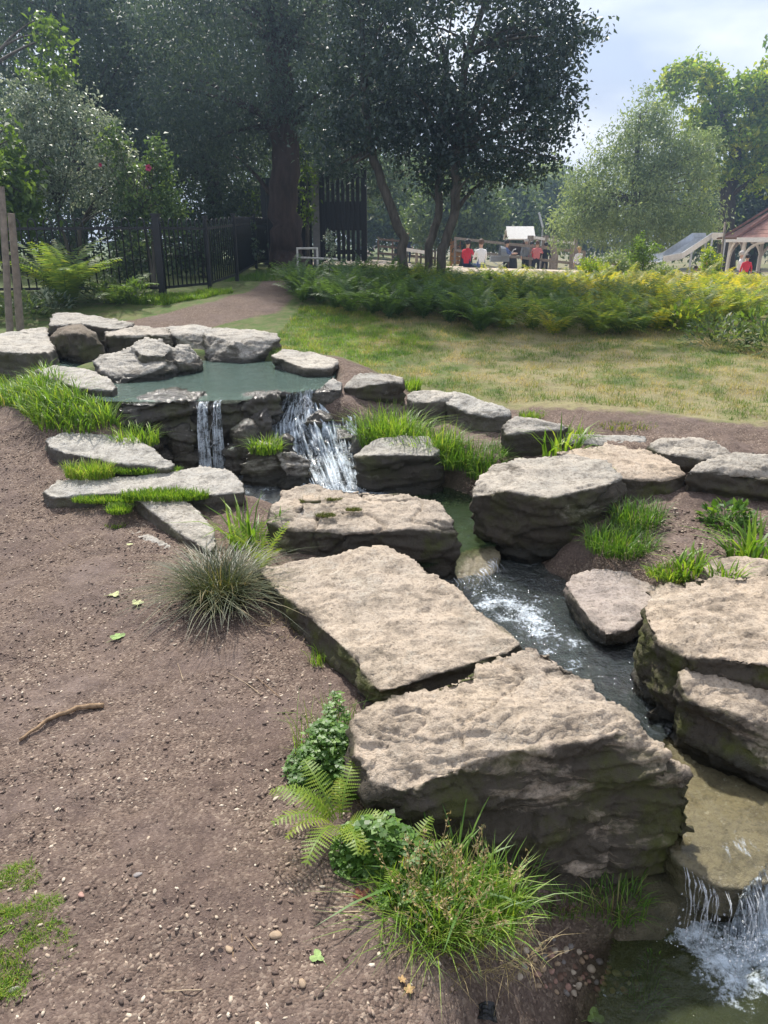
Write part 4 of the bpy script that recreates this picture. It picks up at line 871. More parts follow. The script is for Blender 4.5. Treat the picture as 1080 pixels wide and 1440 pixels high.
def pram():
    Yd = 34; p = PY(703, 352, Yd); root = empty('pram', (p[0], Yd, p[2] - .95)); tag(root, 'grey pram with hood pushed past the rail', 'pram')
    bm = bmesh.new(); bmesh.ops.create_uvsphere(bm, u_segments=16, v_segments=8, radius=.42)
    bmesh.ops.delete(bm, geom=[q for q in bm.verts if q.co.z < -.02 or (q.co.x < -.05 and q.co.z > .16)], context='VERTS'); me = bpy.data.meshes.new('hood'); bm.to_mesh(me); bm.free()
    link('hood', me, GRY, root, (0, 0, .72)); MB().box((0, 0, .60), (.80, .42, .24)).build('basket', GRY, root)
    for x in (-.3, .3):
        for y in (-.22, .22):
            mb = MB(); mb.tube([(x, y - .02, .13), (x, y + .02, .13)], .13, 14); mb.build('wheel', BLK, root)
    MB().tube([(.35, 0, .6), (.60, 0, .98), (.70, 0, 1.0)], .02, 6).build('handle', STEEL, root); MB().bar((-.3, 0, .13), (.3, 0, .5), .04).build('strut', STEEL, root); MB().bar((.3, 0, .13), (-.3, 0, .5), .04).build('strut', STEEL, root)
pram()
def bench(px, Yd, label):
    a = pgp(px, Yd); a.z = PY(px, 352, Yd)[2] - .85; root = empty('bench', a); tag(root, label, 'bench')
    MB().box((0, 0, .44), (1.5, .38, .05)).build('seat', GREYWOOD, root)
    for x in (-.6, .6): MB().box((x, 0, .21), (.08, .34, .42)).build('leg', GREYWOOD, root)
for px, Yd, py_h, lb in ((668, 29.8, 341, 'plain timber bench under the seated pair'), (1043, 34.5, 357, 'timber bench inside the gazebo')):
    z0 = PY(px, py_h, Yd)[2] - 1.24; root = empty('bench', (PY(px, py_h, Yd)[0], Yd + .05, z0)); tag(root, lb, 'bench')
    MB().box((0, .05, .33), (1.5, .42, .05)).build('seat', GREYWOOD, root)
    for x in (-.6, .6): MB().box((x, .05, .15), (.08, .34, .31)).build('leg', GREYWOOD, root)
# ------------------------------------------------------------------ foliage builders
def unit(n, rng): v = rng.normal(size=(n, 3)); return v / np.linalg.norm(v, axis=1)[:, None]
def leaf_arrays(C, size, dirs, nrm, aspect=.5, fold=.18):
    """six-sided pointed leaves, folded along the midrib"""
    d = dirs / np.linalg.norm(dirs, axis=1)[:, None]; s = np.cross(d, nrm); s /= np.linalg.norm(s, axis=1)[:, None] + 1e-9; u = np.cross(s, d)
    L = size[:, None]; w = L * aspect * .5
    V = np.stack([C, C + d * L * .38 + s * w + u * L * fold, C + d * L, C + d * L * .38 - s * w + u * L * fold], 1)
    n = len(C); b = np.arange(n)[:, None] * 4
    return V.reshape(-1, 3), b + np.array([0, 1, 2, 3])
def leaf_mesh(name, C, size, dirs, nrm, lv, aspect=.5, fold=.18):
    V, Fq = leaf_arrays(C, size, dirs, nrm, aspect, fold); return mesh_np(name, V, Fq, {'lv': np.repeat(np.clip(lv, 0, 1), 4)})
def lobe(px, py, Yd, rx, ry, dep):
    c = PY(px, py, Yd); k = (Yd * _cp - (c[2] - CAM_H) * _sp) / FPX
    return (*c, rx * k, dep, ry * k)
def crown_points(lobes, ncl, per, cr, rng, inner=.45, flat=.7):
    L = np.array(lobes); wt = (L[:, 3] * L[:, 4] * L[:, 5]) ** (2 / 3); pick = rng.choice(len(L), ncl, p=wt / wt.sum())
    d = unit(ncl, rng); r = inner + (1 - inner) * rng.random(ncl) ** .6; cen = L[pick, :3] + d * r[:, None] * L[pick, 3:6]
    rad = cr * rng.uniform(.6, 1.4, ncl); P = np.repeat(cen, per, 0) + rng.normal(size=(ncl * per, 3)) * np.repeat(rad, per)[:, None] * np.array([1, 1, flat]) * .6
    cl = np.repeat(rng.random(ncl), per); return cen, P, cl
TREE_I = 0
def tree(name, label, trunks, lobes, mat, bark, ncl, per, cr, leaf, aspect=.5, droop=.3, inner=.45, seed=1, limbs=26, limb_r=.05, cat='tree', group=None, upness=.5, vary=.55, trunk_sides=9, single=False):
    rng = np.random.default_rng(seed); base = Vector(trunks[0][0][0]); root = empty(name, base); tag(root, label, cat, group)
    b = np.array(base)
    cen, P, cl = crown_points(lobes, ncl, per, cr, rng, inner)
    n = len(P); dirs = unit(n, rng); dirs[:, 2] -= droop; nrm = unit(n, rng) * .8; nrm[:, 2] += upness
    sz = leaf * rng.uniform(.6, 1.3, n); lv = vary * cl + (1 - vary) * rng.random(n)
    link('crown', leaf_mesh('crown', P - b, sz, dirs, nrm, lv, aspect), mat, root)
    for pts, rad in trunks:
        pts = [Vector(p) for p in pts]; fine = []; fr = []
        for i in range(len(pts) - 1):
            for k in range(6):
                t = k / 6; q = pts[i].lerp(pts[i + 1], t); j = .12 * rad[i]; fine.append(q + Vector((rng.normal() * j, rng.normal() * j, 0)) - base); fr.append(rad[i] * (1 - t) + rad[i + 1] * t)
        fine.append(pts[-1] - base); fr.append(rad[-1]); fr[0] *= 1.35; fr[1] *= 1.12
        link('trunk', MB().tube(fine, fr, trunk_sides).mesh('trunk', True), bark, root)
    if limbs:
        mb = MB(); allp = [(Vector(p), r) for pts, rad in trunks for p, r in zip(pts[1:], rad[1:])]
        order = rng.permutation(ncl)[:limbs]
        for i in order:
            e = Vector(cen[i]); cand = [a for a in allp if a[0].z < e.z + .3] or allp
            s, r = min(cand, key=lambda a: (a[0] - e).length * (1 + .25 * rng.random())); m = s.lerp(e, .5) + Vector((rng.normal() * .1, rng.normal() * .1, .12 * (e - s).length)); 
            q = [s.lerp(m, t).lerp(m.lerp(e, t), t) - base for t in (0, .25, .5, .75, 1)]
            r0 = min(limb_r, r * .7)
            if single: link('limb', MB().tube(q, [r0, r0 * .8, r0 * .6, r0 * .4, r0 * .18], 5).mesh('limb', True), bark, root); continue
            mb.tube(q, [r0, r0 * .8, r0 * .6, r0 * .4, r0 * .18], 5)
        if mb.V: tag(link('limbs', mb.mesh('limbs', True), bark, root), kind='stuff')
    return root
def bark_mat(name, c1, c2, sc=18):
    M = Mat(name); n = M.noise(sc, 6, .65, stretch=(1, 1, .22)); c = M.ramp(n, [(0.3, c1), (0.7, c2)]); return M.done(M.bsdf(c, .9, .2, M.bump(n, .9, .03)))
BARK_RED = bark_mat('bark_redbrown', (.034, .025, .023), (.085, .060, .053), 9)
BARK_GREY = bark_mat('bark_grey', (.055, .050, .042), (.15, .135, .115))
BARK_DARK = bark_mat('bark_dark', (.030, .026, .022), (.075, .065, .055))
LM_HOLLY = leaf_mat('leaf_holly', [(0.0, (.026, .048, .046)), (.5, (.044, .076, .068)), (1, (.080, .120, .100))], .25, .36, .5)  # holly and conifer greens carry a blue lift imitating haze
LM_YEW = leaf_mat('leaf_dark_conifer', [(0.0, (.036, .060, .062)), (.6, (.062, .098, .092)), (1, (.105, .150, .115))], .35, .55, .3)
LM_DARK = leaf_mat('leaf_dark', [(0.0, (.034, .060, .050)), (.6, (.064, .105, .068)), (1, (.125, .18, .085))], .30, .5, .3)
LM_MID = leaf_mat('leaf_mid', [(0.0, (.050, .085, .035)), (.6, (.09, .14, .055)), (1, (.16, .22, .075))], .35, .5, .35)
LM_WILLOW = leaf_mat('leaf_willow', [(0.0, (.11, .165, .085)), (.5, (.20, .27, .14)), (1, (.34, .41, .23))], .35, .5, .35)
LM_OAK = leaf_mat('leaf_oak', [(0.0, (.07, .15, .022)), (.45, (.19, .29, .04)), (1, (.48, .50, .07))], .5, .5, .3)
LM_LIME = leaf_mat('leaf_lime', [(0.0, (.065, .12, .028)), (.6, (.12, .20, .038)), (1, (.20, .29, .07))], .45, .45, .35)
LM_VAR = leaf_mat('leaf_variegated', [(0.0, (.07, .115, .075)), (.4, (.16, .22, .145)), (.7, (.36, .42, .31)), (1, (.66, .70, .58))], .25, .4, .5, 1.3, .8)
LM_ROSE = leaf_mat('leaf_rose', [(0.0, (.050, .095, .040)), (.6, (.095, .16, .062)), (1, (.19, .26, .10))], .38, .45, .4)
def on_ground(px, Yd): p = PY(px, 380, Yd); return (p[0], Yd, HZ(p[0], Yd) - .1)
G_BACK = 'trees behind the railings'; G_FAR = 'far trees beyond the playground'
# --- the tall straight trunk and the dark evergreens
tb = on_ground(402, 17.0)
tree('conifer_tree', 'tall conifer with thick straight red brown trunk beside the path', [([tb, PY(400, 300, 17), PY(396, 180, 17), PY(392, 60, 17), PY(388, -120, 17)], [.38, .315, .275, .235, .16])],
     [lobe(330, 70, 16.6, 150, 110, 2.2), lobe(430, 100, 17.5, 120, 100, 2.0), lobe(400, -60, 17, 190, 110, 3), lobe(270, 165, 17.6, 90, 70, 1.4), lobe(340, 190, 17.8, 70, 45, 1.0), lobe(470, 190, 18, 60, 60, 1)], LM_YEW, BARK_RED, 1500, 34, .36, .105, .30, .55, .5, 1, 40, .07, trunk_sides=14, group=G_BACK)
tree('yew_tree', 'dark yew filling the gap behind the railings', [([on_ground(300, 20.5), PY(300, 250, 20.5), PY(305, 120, 20.5)], [.2, .15, .06])],
     [lobe(290, 250, 20.5, 110, 90, 1.8), lobe(215, 150, 21, 120, 110, 2.2), lobe(340, 310, 20, 60, 50, 1.2)], LM_DARK, BARK_DARK, 900, 30, .36, .12, .40, .35, .5, 2, 20, .05, group=G_BACK)
tree('yew_tree', 'shaggy dark evergreen at the top left behind variegated shrub', [([on_ground(110, 19), PY(110, 200, 19), PY(105, 40, 19)], [.2, .15, .06])],
     [lobe(110, 60, 19, 120, 110, 2.2), lobe(160, 170, 19.5, 90, 80, 1.6), lobe(40, -20, 19, 110, 80, 2), lobe(220, -10, 19, 130, 90, 2)], LM_DARK, BARK_DARK, 1000, 30, .36, .12, .36, .45, .45, 3, 24, .06, group=G_BACK)
tree('evergreen_tree', 'dark bushy evergreen in deep shade furthest behind the railings', [([on_ground(180, 28), PY(180, 200, 28), PY(180, 40, 28)], [.3, .25, .1])],
     [lobe(150, 120, 28, 220, 190, 3), lobe(400, 150, 29, 190, 190, 3), lobe(-40, 230, 27, 130, 90, 2)], LM_DARK, BARK_DARK, 1500, 24, .7, .24, .5, .3, .4, 4, 10, .08, group=G_BACK)
tree('lime_tree', 'bright lime green leafy branches at the top left corner', [([on_ground(-60, 11.5), PY(-50, 250, 11.5), PY(-20, 100, 11.5)], [.16, .12, .06])],
     [lobe(72, 55, 12.4, 20, 40, .3), lobe(-5, 230, 11.6, 40, 70, .5), lobe(70, 105, 12.6, 26, 12, .3), lobe(15, 275, 11.4, 36, 40, .4)], LM_LIME, BARK_GREY, 90, 18, .16, .105, .55, .5, .3, 5, 14, .03)
tree('hedge_tree', 'fresh green bush behind the board fence left of gate', [([on_ground(432, 17.8), PY(432, 270, 17.8)], [.06, .03])], [lobe(431, 275, 17.9, 14, 42, .35), lobe(424, 235, 18, 14, 30, .3), lobe(375, 300, 19.4, 40, 40, .5)], LM_LIME, BARK_GREY, 60, 22, .14, .10, .5, .5, .3, 6, 6, .02, cat='bush')
# --- the evergreen with three trunks above the fern bed
h0, h1_, h2_ = on_ground(568, 13.2), on_ground(600, 13.2), on_ground(618, 13.0)
tree('holly_tree', 'big glossy dark evergreen with three slender trunks above the ferns', [
    ([h0, PY(566, 335, 13.2), PY(545, 280, 13.2), PY(522, 215, 13.3), PY(512, 120, 13.4), PY(508, 10, 13.5)], [.085, .082, .078, .07, .06, .04]),
    ([h1_, PY(604, 345, 13.2), PY(618, 300, 13.3), PY(616, 200, 13.5), PY(628, 90, 13.6)], [.072, .07, .065, .058, .04]),
    ([h2_, PY(622, 350, 13.0), PY(640, 300, 13.0), PY(642, 210, 13.0), PY(655, 80, 13.0), PY(690, -20, 13.0)], [.082, .078, .074, .066, .055, .035])],
    [lobe(640, 60, 13.2, 170, 110, 1.9), lobe(530, 120, 13.3, 105, 95, 1.3), lobe(700, 170, 13.2, 100, 85, 1.3), lobe(752, 60, 13.1, 60, 75, .9), lobe(765, 150, 13.2, 55, 45, .7), lobe(600, -90, 13.2, 240, 90, 2.2), lobe(640, 235, 13.4, 85, 38, .8), lobe(740, 225, 13.3, 50, 30, .5),
     lobe(815, 48, 13.0, 32, 18, .3), lobe(800, 95, 13.2, 26, 26, .3), lobe(480, 205, 13.4, 55, 40, .6), lobe(600, 175, 13.3, 90, 60, .9)], LM_HOLLY, BARK_GREY, 1700, 27, .19, .085, .52, .25, .4, 7, 70, .045, single=True)
# --- far right
b_ = on_ground(895, 31)
tree('birch_tree', 'pale grey green weeping tree with dense fine leaves', [([b_, PY(893, 280, 31), PY(900, 160, 31)], [.2, .15, .05])],
     [lobe(880, 280, 31, 60, 55, 2.2), lobe(945, 270, 31.4, 50, 60, 2), lobe(915, 215, 31, 44, 45, 1.6), lobe(908, 160, 31, 20, 32, .7), lobe(932, 175, 31.3, 14, 28, .5), lobe(878, 190, 30.8, 16, 34, .5), lobe(986, 225, 31, 20, 48, .9), lobe(992, 300, 31, 22, 36, .9), lobe(835, 285, 30.5, 34, 44, 1.2), lobe(848, 225, 31, 18, 38, .7),
      lobe(812, 262, 31, 12, 34, .5), lobe(800, 320, 30.4, 26, 28, 1), lobe(950, 330, 30.5, 46, 24, 1.3), lobe(870, 335, 30, 50, 22, 1.2), lobe(960, 205, 30.8, 18, 30, .7)], LM_WILLOW, BARK_GREY, 1150, 34, .40, .15, .34, .8, .35, 8, 34, .05)
o_ = on_ground(1025, 42)
tree('oak_tree', 'yellow green oak with crooked dark limbs at the upper right', [([o_, PY(1022, 280, 42), PY(1035, 210, 42), PY(1010, 160, 42), PY(990, 110, 42)], [.45, .38, .30, .18, .06]), ([PY(1035, 215, 42), PY(1058, 160, 42), PY(1072, 120, 42)], [.2, .13, .05])],
     [lobe(985, 108, 42, 42, 22, 1.4), lobe(945, 125, 42, 20, 28, .9), lobe(1000, 160, 42, 40, 26, 1.4), lobe(1052, 125, 42, 34, 18, 1.2), lobe(1085, 150, 42, 40, 40, 1.6), lobe(1050, 195, 41.6, 44, 26, 1.4), lobe(985, 200, 42, 34, 30, 1.2), lobe(1080, 235, 41.5, 40, 34, 1.4), lobe(1010, 240, 42, 26, 20, 1.0), lobe(1130, 100, 42, 60, 60, 2)], LM_OAK, BARK_DARK, 620, 26, .36, .25, .6, .3, .35, 9, 44, .13, single=True)
tree('evergreen_tree', 'dense dark tree behind the gazebo roof', [([on_ground(1060, 50), PY(1060, 300, 50)], [.4, .3])], [lobe(1050, 290, 50, 70, 60, 3), lobe(1120, 240, 50, 90, 90, 3), lobe(985, 320, 48, 30, 36, 1.5)], LM_DARK, BARK_DARK, 800, 22, .8, .32, .5, .3, .4, 10, 6, .1, group=G_FAR)
for k, (px, Yd, lb, lobes_, mt) in enumerate((
    (762, 60, 'hazy pale willow under the right side of dark holly', [lobe(765, 285, 60, 42, 52, 2.6), lobe(800, 315, 58, 36, 30, 2)], LM_WILLOW),
    (720, 52, 'mid green tree left of the hazy willow', [lobe(715, 300, 52, 34, 42, 2), lobe(690, 320, 50, 30, 28, 2)], LM_MID),
    (655, 40, 'bushy green tree seen between holly trunks', [lobe(660, 290, 40, 44, 50, 2), lobe(615, 300, 41, 40, 46, 2)], LM_MID),
    (560, 50, 'tall green tree over the sand behind leaning trunk', [lobe(565, 275, 50, 50, 62, 3), lobe(520, 290, 52, 36, 60, 3)], LM_MID),
    (505, 58, 'broad dark tree beyond the black gate', [lobe(480, 280, 58, 60, 70, 3.5), lobe(420, 250, 60, 60, 90, 3.5)], LM_MID),
    (640, 75, 'furthest broad trees closing the view behind playground', [lobe(600, 290, 75, 130, 70, 4), lobe(760, 310, 75, 120, 45, 4), lobe(900, 310, 75, 140, 50, 4), lobe(1050, 300, 75, 120, 70, 4)], LM_MID))):
    nc = 420 if k != 5 else 1100
    tree('broadleaf_tree', lb, [([on_ground(px, Yd), PY(px, 300, Yd), PY(px, 270, Yd)], [.3, .22, .1])], lobes_, mt, BARK_DARK, nc, 26, .02 * Yd * .75, .0062 * Yd, .5, .35, .4, 20 + k, 12, .08, group=G_FAR)
# --- shrubs behind the railings
sh = on_ground(110, 12.6)
tree('variegated_shrub', 'cream and green variegated shrub behind the railings', [([sh, PY(112, 320, 12.6)], [.05, .03]), ([sh, PY(80, 300, 12.6)], [.04, .02])], [lobe(110, 215, 12.7, 70, 85, .7), lobe(70, 150, 12.8, 45, 45, .5), lobe(50, 235, 12.5, 45, 65, .5), lobe(165, 255, 12.6, 40, 50, .5), lobe(15, 180, 12.6, 40, 60, .5)], LM_VAR, BARK_GREY, 560, 26, .13, .062, .5, .2, .4, 11, 30, .02, cat='shrub')
rs = on_ground(215, 12.3)
rose = tree('rose_bush', 'arching rose bush with one red bloom behind the railings', [([rs, PY(214, 320, 12.3)], [.03, .02]), ([rs, PY(200, 300, 12.3)], [.03, .02])], [lobe(205, 275, 12.3, 48, 58, .5), lobe(222, 225, 12.3, 14, 30, .25), lobe(160, 205, 12.2, 22, 30, .3), lobe(240, 300, 12.3, 22, 24, .3)], LM_ROSE, BARK_GREY, 190, 20, .11, .07, .55, .3, .3, 12, 40, .012, cat='shrub')
RED_P = simple_mat('rose_petal', (.45, .06, .14), .6, .3, .2, 30, .1)
def rose_bloom(px, py, Yd, r):
    c = Vector(PY(px, py, Yd)) - rose.location; mb = MB()
    for ring, (n, rr, tilt) in enumerate(((5, 1.0, .3), (5, .75, .7), (4, .45, 1.1))):
        for k in range(n):
            an = 2 * math.pi * k / n + ring; o = Vector((math.cos(an), 0, math.sin(an))); s = Vector((-math.sin(an), 0, math.cos(an))); f = Vector((0, -1, 0))
            b = c; t = c + (o * math.cos(tilt) + f * math.sin(tilt)) * r * rr * 1.1
            mb.add([b, b.lerp(t, .6) + s * r * .5 * rr, t, b.lerp(t, .6) - s * r * .5 * rr], [(0, 1, 2, 3)])
    mb.build('bloom', RED_P, rose)
rose_bloom(209, 236, 11.7, .05); rose_bloom(141, 232, 12.0, .03)
lm = on_ground(20, 11.9)
tree('laurel_shrub', 'large leaved green shrub at the left edge behind stakes', [([lm, PY(10, 330, 11.9)], [.04, .02])], [lobe(10, 250, 11.9, 45, 55, .4), lobe(30, 300, 11.8, 30, 26, .3), lobe(-10, 330, 11.6, 40, 50, .4)], LM_LIME, BARK_GREY, 80, 14, .15, .13, .5, .4, .3, 13, 10, .02, cat='shrub')
tree('dark_shrub', 'low shaded shrub behind the railings at the fence bend', [([on_ground(285, 14.5), PY(285, 360, 14.5)], [.04, .02])], [lobe(260, 350, 14.6, 50, 40, .6), lobe(320, 340, 16.5, 40, 40, .6), lobe(190, 360, 13.4, 50, 36, .5)], LM_DARK, BARK_DARK, 200, 20, .16, .09, .5, .3, .3, 14, 14, .02, cat='shrub')
tree('holly_sapling', 'small holly sapling in front of the slatted gate', [([on_ground(463, 12.6), PY(463, 345, 12.6)], [.012, .006])], [lobe(463, 355, 12.6, 9, 24, .12), lobe(462, 332, 12.6, 4, 10, .06)], LM_VAR, BARK_GREY, 26, 12, .05, .05, .6, .1, .2, 15, 8, .006, cat='sapling')
tree('hedge_bush', 'shadowy hedge behind the railings at the left', [([on_ground(40, 16), PY(40, 350, 16)], [.06, .03])], [lobe(20, 335, 16, 110, 60, .8), lobe(150, 330, 17, 90, 65, .8), lobe(-90, 330, 15, 90, 60, .8), lobe(240, 330, 18.5, 80, 60, .8)], LM_DARK, BARK_DARK, 520, 20, .22, .11, .5, .3, .3, 16, 14, .02, cat='hedge')
# --- weeds standing behind the fern bed at the right
for k, (px, py, Yd, rx, ry, mt, lb) in enumerate(((905, 358, 16, 22, 22, LM_LIME, 'bright green bushy weed above the yellow ferns'), (868, 372, 16.5, 22, 16, LM_WILLOW, 'pale leafy weed left of the bright green weed'), (1000, 372, 17, 10, 18, LM_OAK, 'red tipped leafy weed beside the slide'), (935, 384, 17, 20, 8, LM_WILLOW, 'grey green weed in front of the slide'), (830, 376, 16, 20, 12, LM_OAK, 'small yellow weed above the fern bed crest'))):
    tree('weed_bush', lb, [([on_ground(px, Yd), PY(px, py, Yd)], [.015, .008])], [lobe(px, py, Yd, rx, ry, .35), lobe(px - 6, py - ry * .8, Yd, rx * .35, ry * .6, .15), lobe(px, py + 16, Yd, rx, 16, .35)], mt, BARK_GREY, 90, 16, .08, .075, .35, .1, .2, 50 + k, 12, .008, cat='weed', group='weeds behind the fern bed')
a, b = PY(1012, 388, 17), PY(1020, 312, 17)
o = MB().tube([Vector((a[0], 17, HZ(a[0], 17) - .05)), Vector(a), Vector(b)], [.03, .028, .022], 7).build('wooden_stake', GREYWOOD, smooth=True); tag(o, 'thin leaning stake left of the gazebo', 'stake')
# ------------------------------------------------------------------ grass, ferns, sedge and low plants
def blades(name, P, h, w, lean, ang, lv, seg=2, curl=1.0):
    n = len(P); rows = []; d = np.stack([np.cos(ang), np.sin(ang), np.zeros(n)], 1); s = np.stack([-np.sin(ang), np.cos(ang), np.zeros(n)], 1)
    for k in range(seg + 1):
        t = k / seg; hor = lean * (t ** (1 + curl)) * h; ver = h * (t - .38 * np.clip(lean, 0, 1.6) * t ** (2 + curl))
        c = P + d * hor[:, None] + np.array([0, 0, 1.]) * ver[:, None]
        if k < seg:
            ww = (w * (1 - .55 * t) * (0.75 if k == 0 else 1))[:, None] * .5; rows += [c - s * ww, c + s * ww]
        else: rows += [c]
    V = np.stack(rows, 1); m = V.shape[1]; b = np.arange(n)[:, None] * m
    quads = [b + np.array([2 * k, 2 * k + 1, 2 * k + 3, 2 * k + 2]) for k in range(seg - 1)]; tri = b + np.array([2 * seg - 2, 2 * seg - 1, 2 * seg])
    F_ = ([np.concatenate(quads)] if quads else []) + [tri]
    return mesh_np(name, V.reshape(-1, 3), F_, {'lv': np.repeat(np.clip(lv, 0, 1), m)})
GR_BRIGHT = leaf_mat('grass_bright', [(0.0, (.075, .16, .020)), (.5, (.14, .26, .032)), (.85, (.26, .36, .055)), (1, (.36, .31, .14))], .42, .45, .35)
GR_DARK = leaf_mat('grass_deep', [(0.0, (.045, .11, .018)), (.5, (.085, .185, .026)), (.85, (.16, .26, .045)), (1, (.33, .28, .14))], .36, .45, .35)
GR_SEDGE = leaf_mat('sedge', [(0.0, (.030, .046, .018)), (.55, (.060, .080, .030)), (.8, (.12, .12, .05)), (1, (.30, .24, .13))], .25, .45, .4)
GR_MOSS = leaf_mat('moss', [(0.0, (.05, .07, .012)), (.6, (.10, .12, .018)), (1, (.17, .17, .03))], .25, .7, .2)
GR_LAWN = leaf_mat('lawn_grass', [(0.0, (.060, .13, .022)), (.4, (.12, .19, .038)), (.65, (.26, .25, .10)), (1, (.44, .36, .20))], .35, .6, .25)
LM_CLOVER = leaf_mat('leaf_clover', [(0.0, (.040, .095, .018)), (.6, (.080, .175, .026)), (1, (.17, .29, .045))], .35, .45, .4)
LM_FERN = leaf_mat('leaf_fern', [(0.0, (.055, .105, .045)), (.3, (.095, .165, .055)), (.55, (.17, .235, .058)), (.8, (.36, .34, .055)), (1, (.50, .41, .08))], .48, .5, .3)
LM_FERNB = leaf_mat('leaf_fern_bright', [(0.0, (.11, .19, .025)), (.6, (.20, .30, .036)), (1, (.34, .38, .06))], .42, .45, .35)
LM_DRY = leaf_mat('dry_stem', [(0.0, (.26, .20, .11)), (.6, (.40, .32, .18)), (1, (.55, .46, .28))], .25, .7, .2)

def ground_pts(poly_px, n, rng, world=False):
    P = [GP(a, b)[:2] for a, b in poly_px] if not world else [np.array(p) for p in poly_px]
    lo, hi = np.min(P, 0), np.max(P, 0); out = np.zeros((0, 2))
    while len(out) < n:
        q = lo + (hi - lo) * rng.random((n * 2, 2)); out = np.concatenate([out, q[pip(q[:, 0], q[:, 1], [tuple(p) for p in P])]])
    out = out[:n]; return np.column_stack([out, H(out[:, 0], out[:, 1])])
def grass_area(name, label, poly_px, n, h, w, mat, seed, lean=(.1, .9), cat='grass', kind='stuff', world=False, lvr=(0, .9), seg=2, sink=.01, clump=0.0, zoff=0.0):
    rng = np.random.default_rng(seed); P = ground_pts(poly_px, n, rng, world); P[:, 2] += zoff - sink
    hh = h * rng.uniform(.45, 1.25, n); 
    if clump: hh *= np.clip(1 + clump * fbm2(P[:, 0], P[:, 1], 5, 2, seed), .3, 1.8)
    m = blades(name, P, hh, np.full(n, w) * rng.uniform(.6, 1.3, n), rng.uniform(*lean, n), rng.random(n) * 6.28, (np.clip(.5 * rng.uniform(*lvr, n) + .30 + .55 * fbm2(P[:, 0], P[:, 1], 3.4, 5, 33, .7), 0, 1) if name == 'lawn_grass' else rng.uniform(*lvr, n) + .1 * (rng.random(n) > .93)), seg)
    o = link(name, m, mat); tag(o, label, cat, kind=kind); return o
def tuft(label, c, n, r, h, w, mat, seed, lean=(.1, 1.0), lvr=(0, .9), seg=3, name='grass_tuft', group='grass tufts between the rocks', out=True, ry=None, cat='grass tuft', curl=1.0):
    rng = np.random.default_rng(seed); a = rng.random(n) * 6.28; rr = np.sqrt(rng.random(n)); P = np.stack([np.cos(a) * rr * r, np.sin(a) * rr * (ry or r), np.zeros(n)], 1)
    ang = a + rng.normal(size=n) * 1.15 if out else rng.random(n) * 6.28
    hh = h * rng.uniform(.45, 1.15, n); m = blades(name, P - np.array([0, 0, .015]), hh, w * rng.uniform(.6, 1.25, n), rng.uniform(*lean, n) * (.35 + .65 * rr), ang, rng.uniform(*lvr, n) + .12 * (rng.random(n) > .93), seg, curl)
    o = link(name, m, mat, loc=tuple(c)); tag(o, label, cat, group); return o
# lawn
grass_area('lawn_grass', 'short patchy lawn of green and straw coloured blades', [(-1.3, 7.0), (-.2, 6.9), (1.0, 6.0), (2.6, 5.2), (5.2, 4.6), (6.6, 9.6), (3.6, 9.6), (1.0, 9.9), (-.8, 10.8), (-1.2, 10.2)], 120000, .05, .008, GR_LAWN, 61, (.2, 1.3), world=True, lvr=(.0, 1), seg=1, clump=.8)
grass_area('lawn_grass', 'greener grass at the left of the lawn by the path', [(-1.45, 7.2), (-.3, 7.0), (.6, 8.4), (-.4, 10.4), (-1.15, 10.6), (-1.2, 9.0)], 26000, .055, .008, GR_BRIGHT, 62, (.2, 1.2), world=True, lvr=(.0, .85), seg=1, clump=.8)
grass_area('verge_grass', 'bright grass verge at the foot of the railings', [(-3.9, 10.6), (-3.0, 10.45), (-2.55, 10.9), (-2.3, 11.7), (-2.55, 12.2), (-3.2, 11.0)], 9000, .085, .010, GR_BRIGHT, 63, (.2, 1.0), world=True, lvr=(.1, .9), seg=2, clump=.8)
grass_area('verge_grass', 'shaded grass round the foot of the big trunk', [(-2.9, 13.8), (-1.3, 13.8), (-1.0, 17.0), (-2.3, 18)], 6000, .10, .014, GR_DARK, 64, (.2, 1.0), world=True, lvr=(0, .8), seg=1, clump=.8)
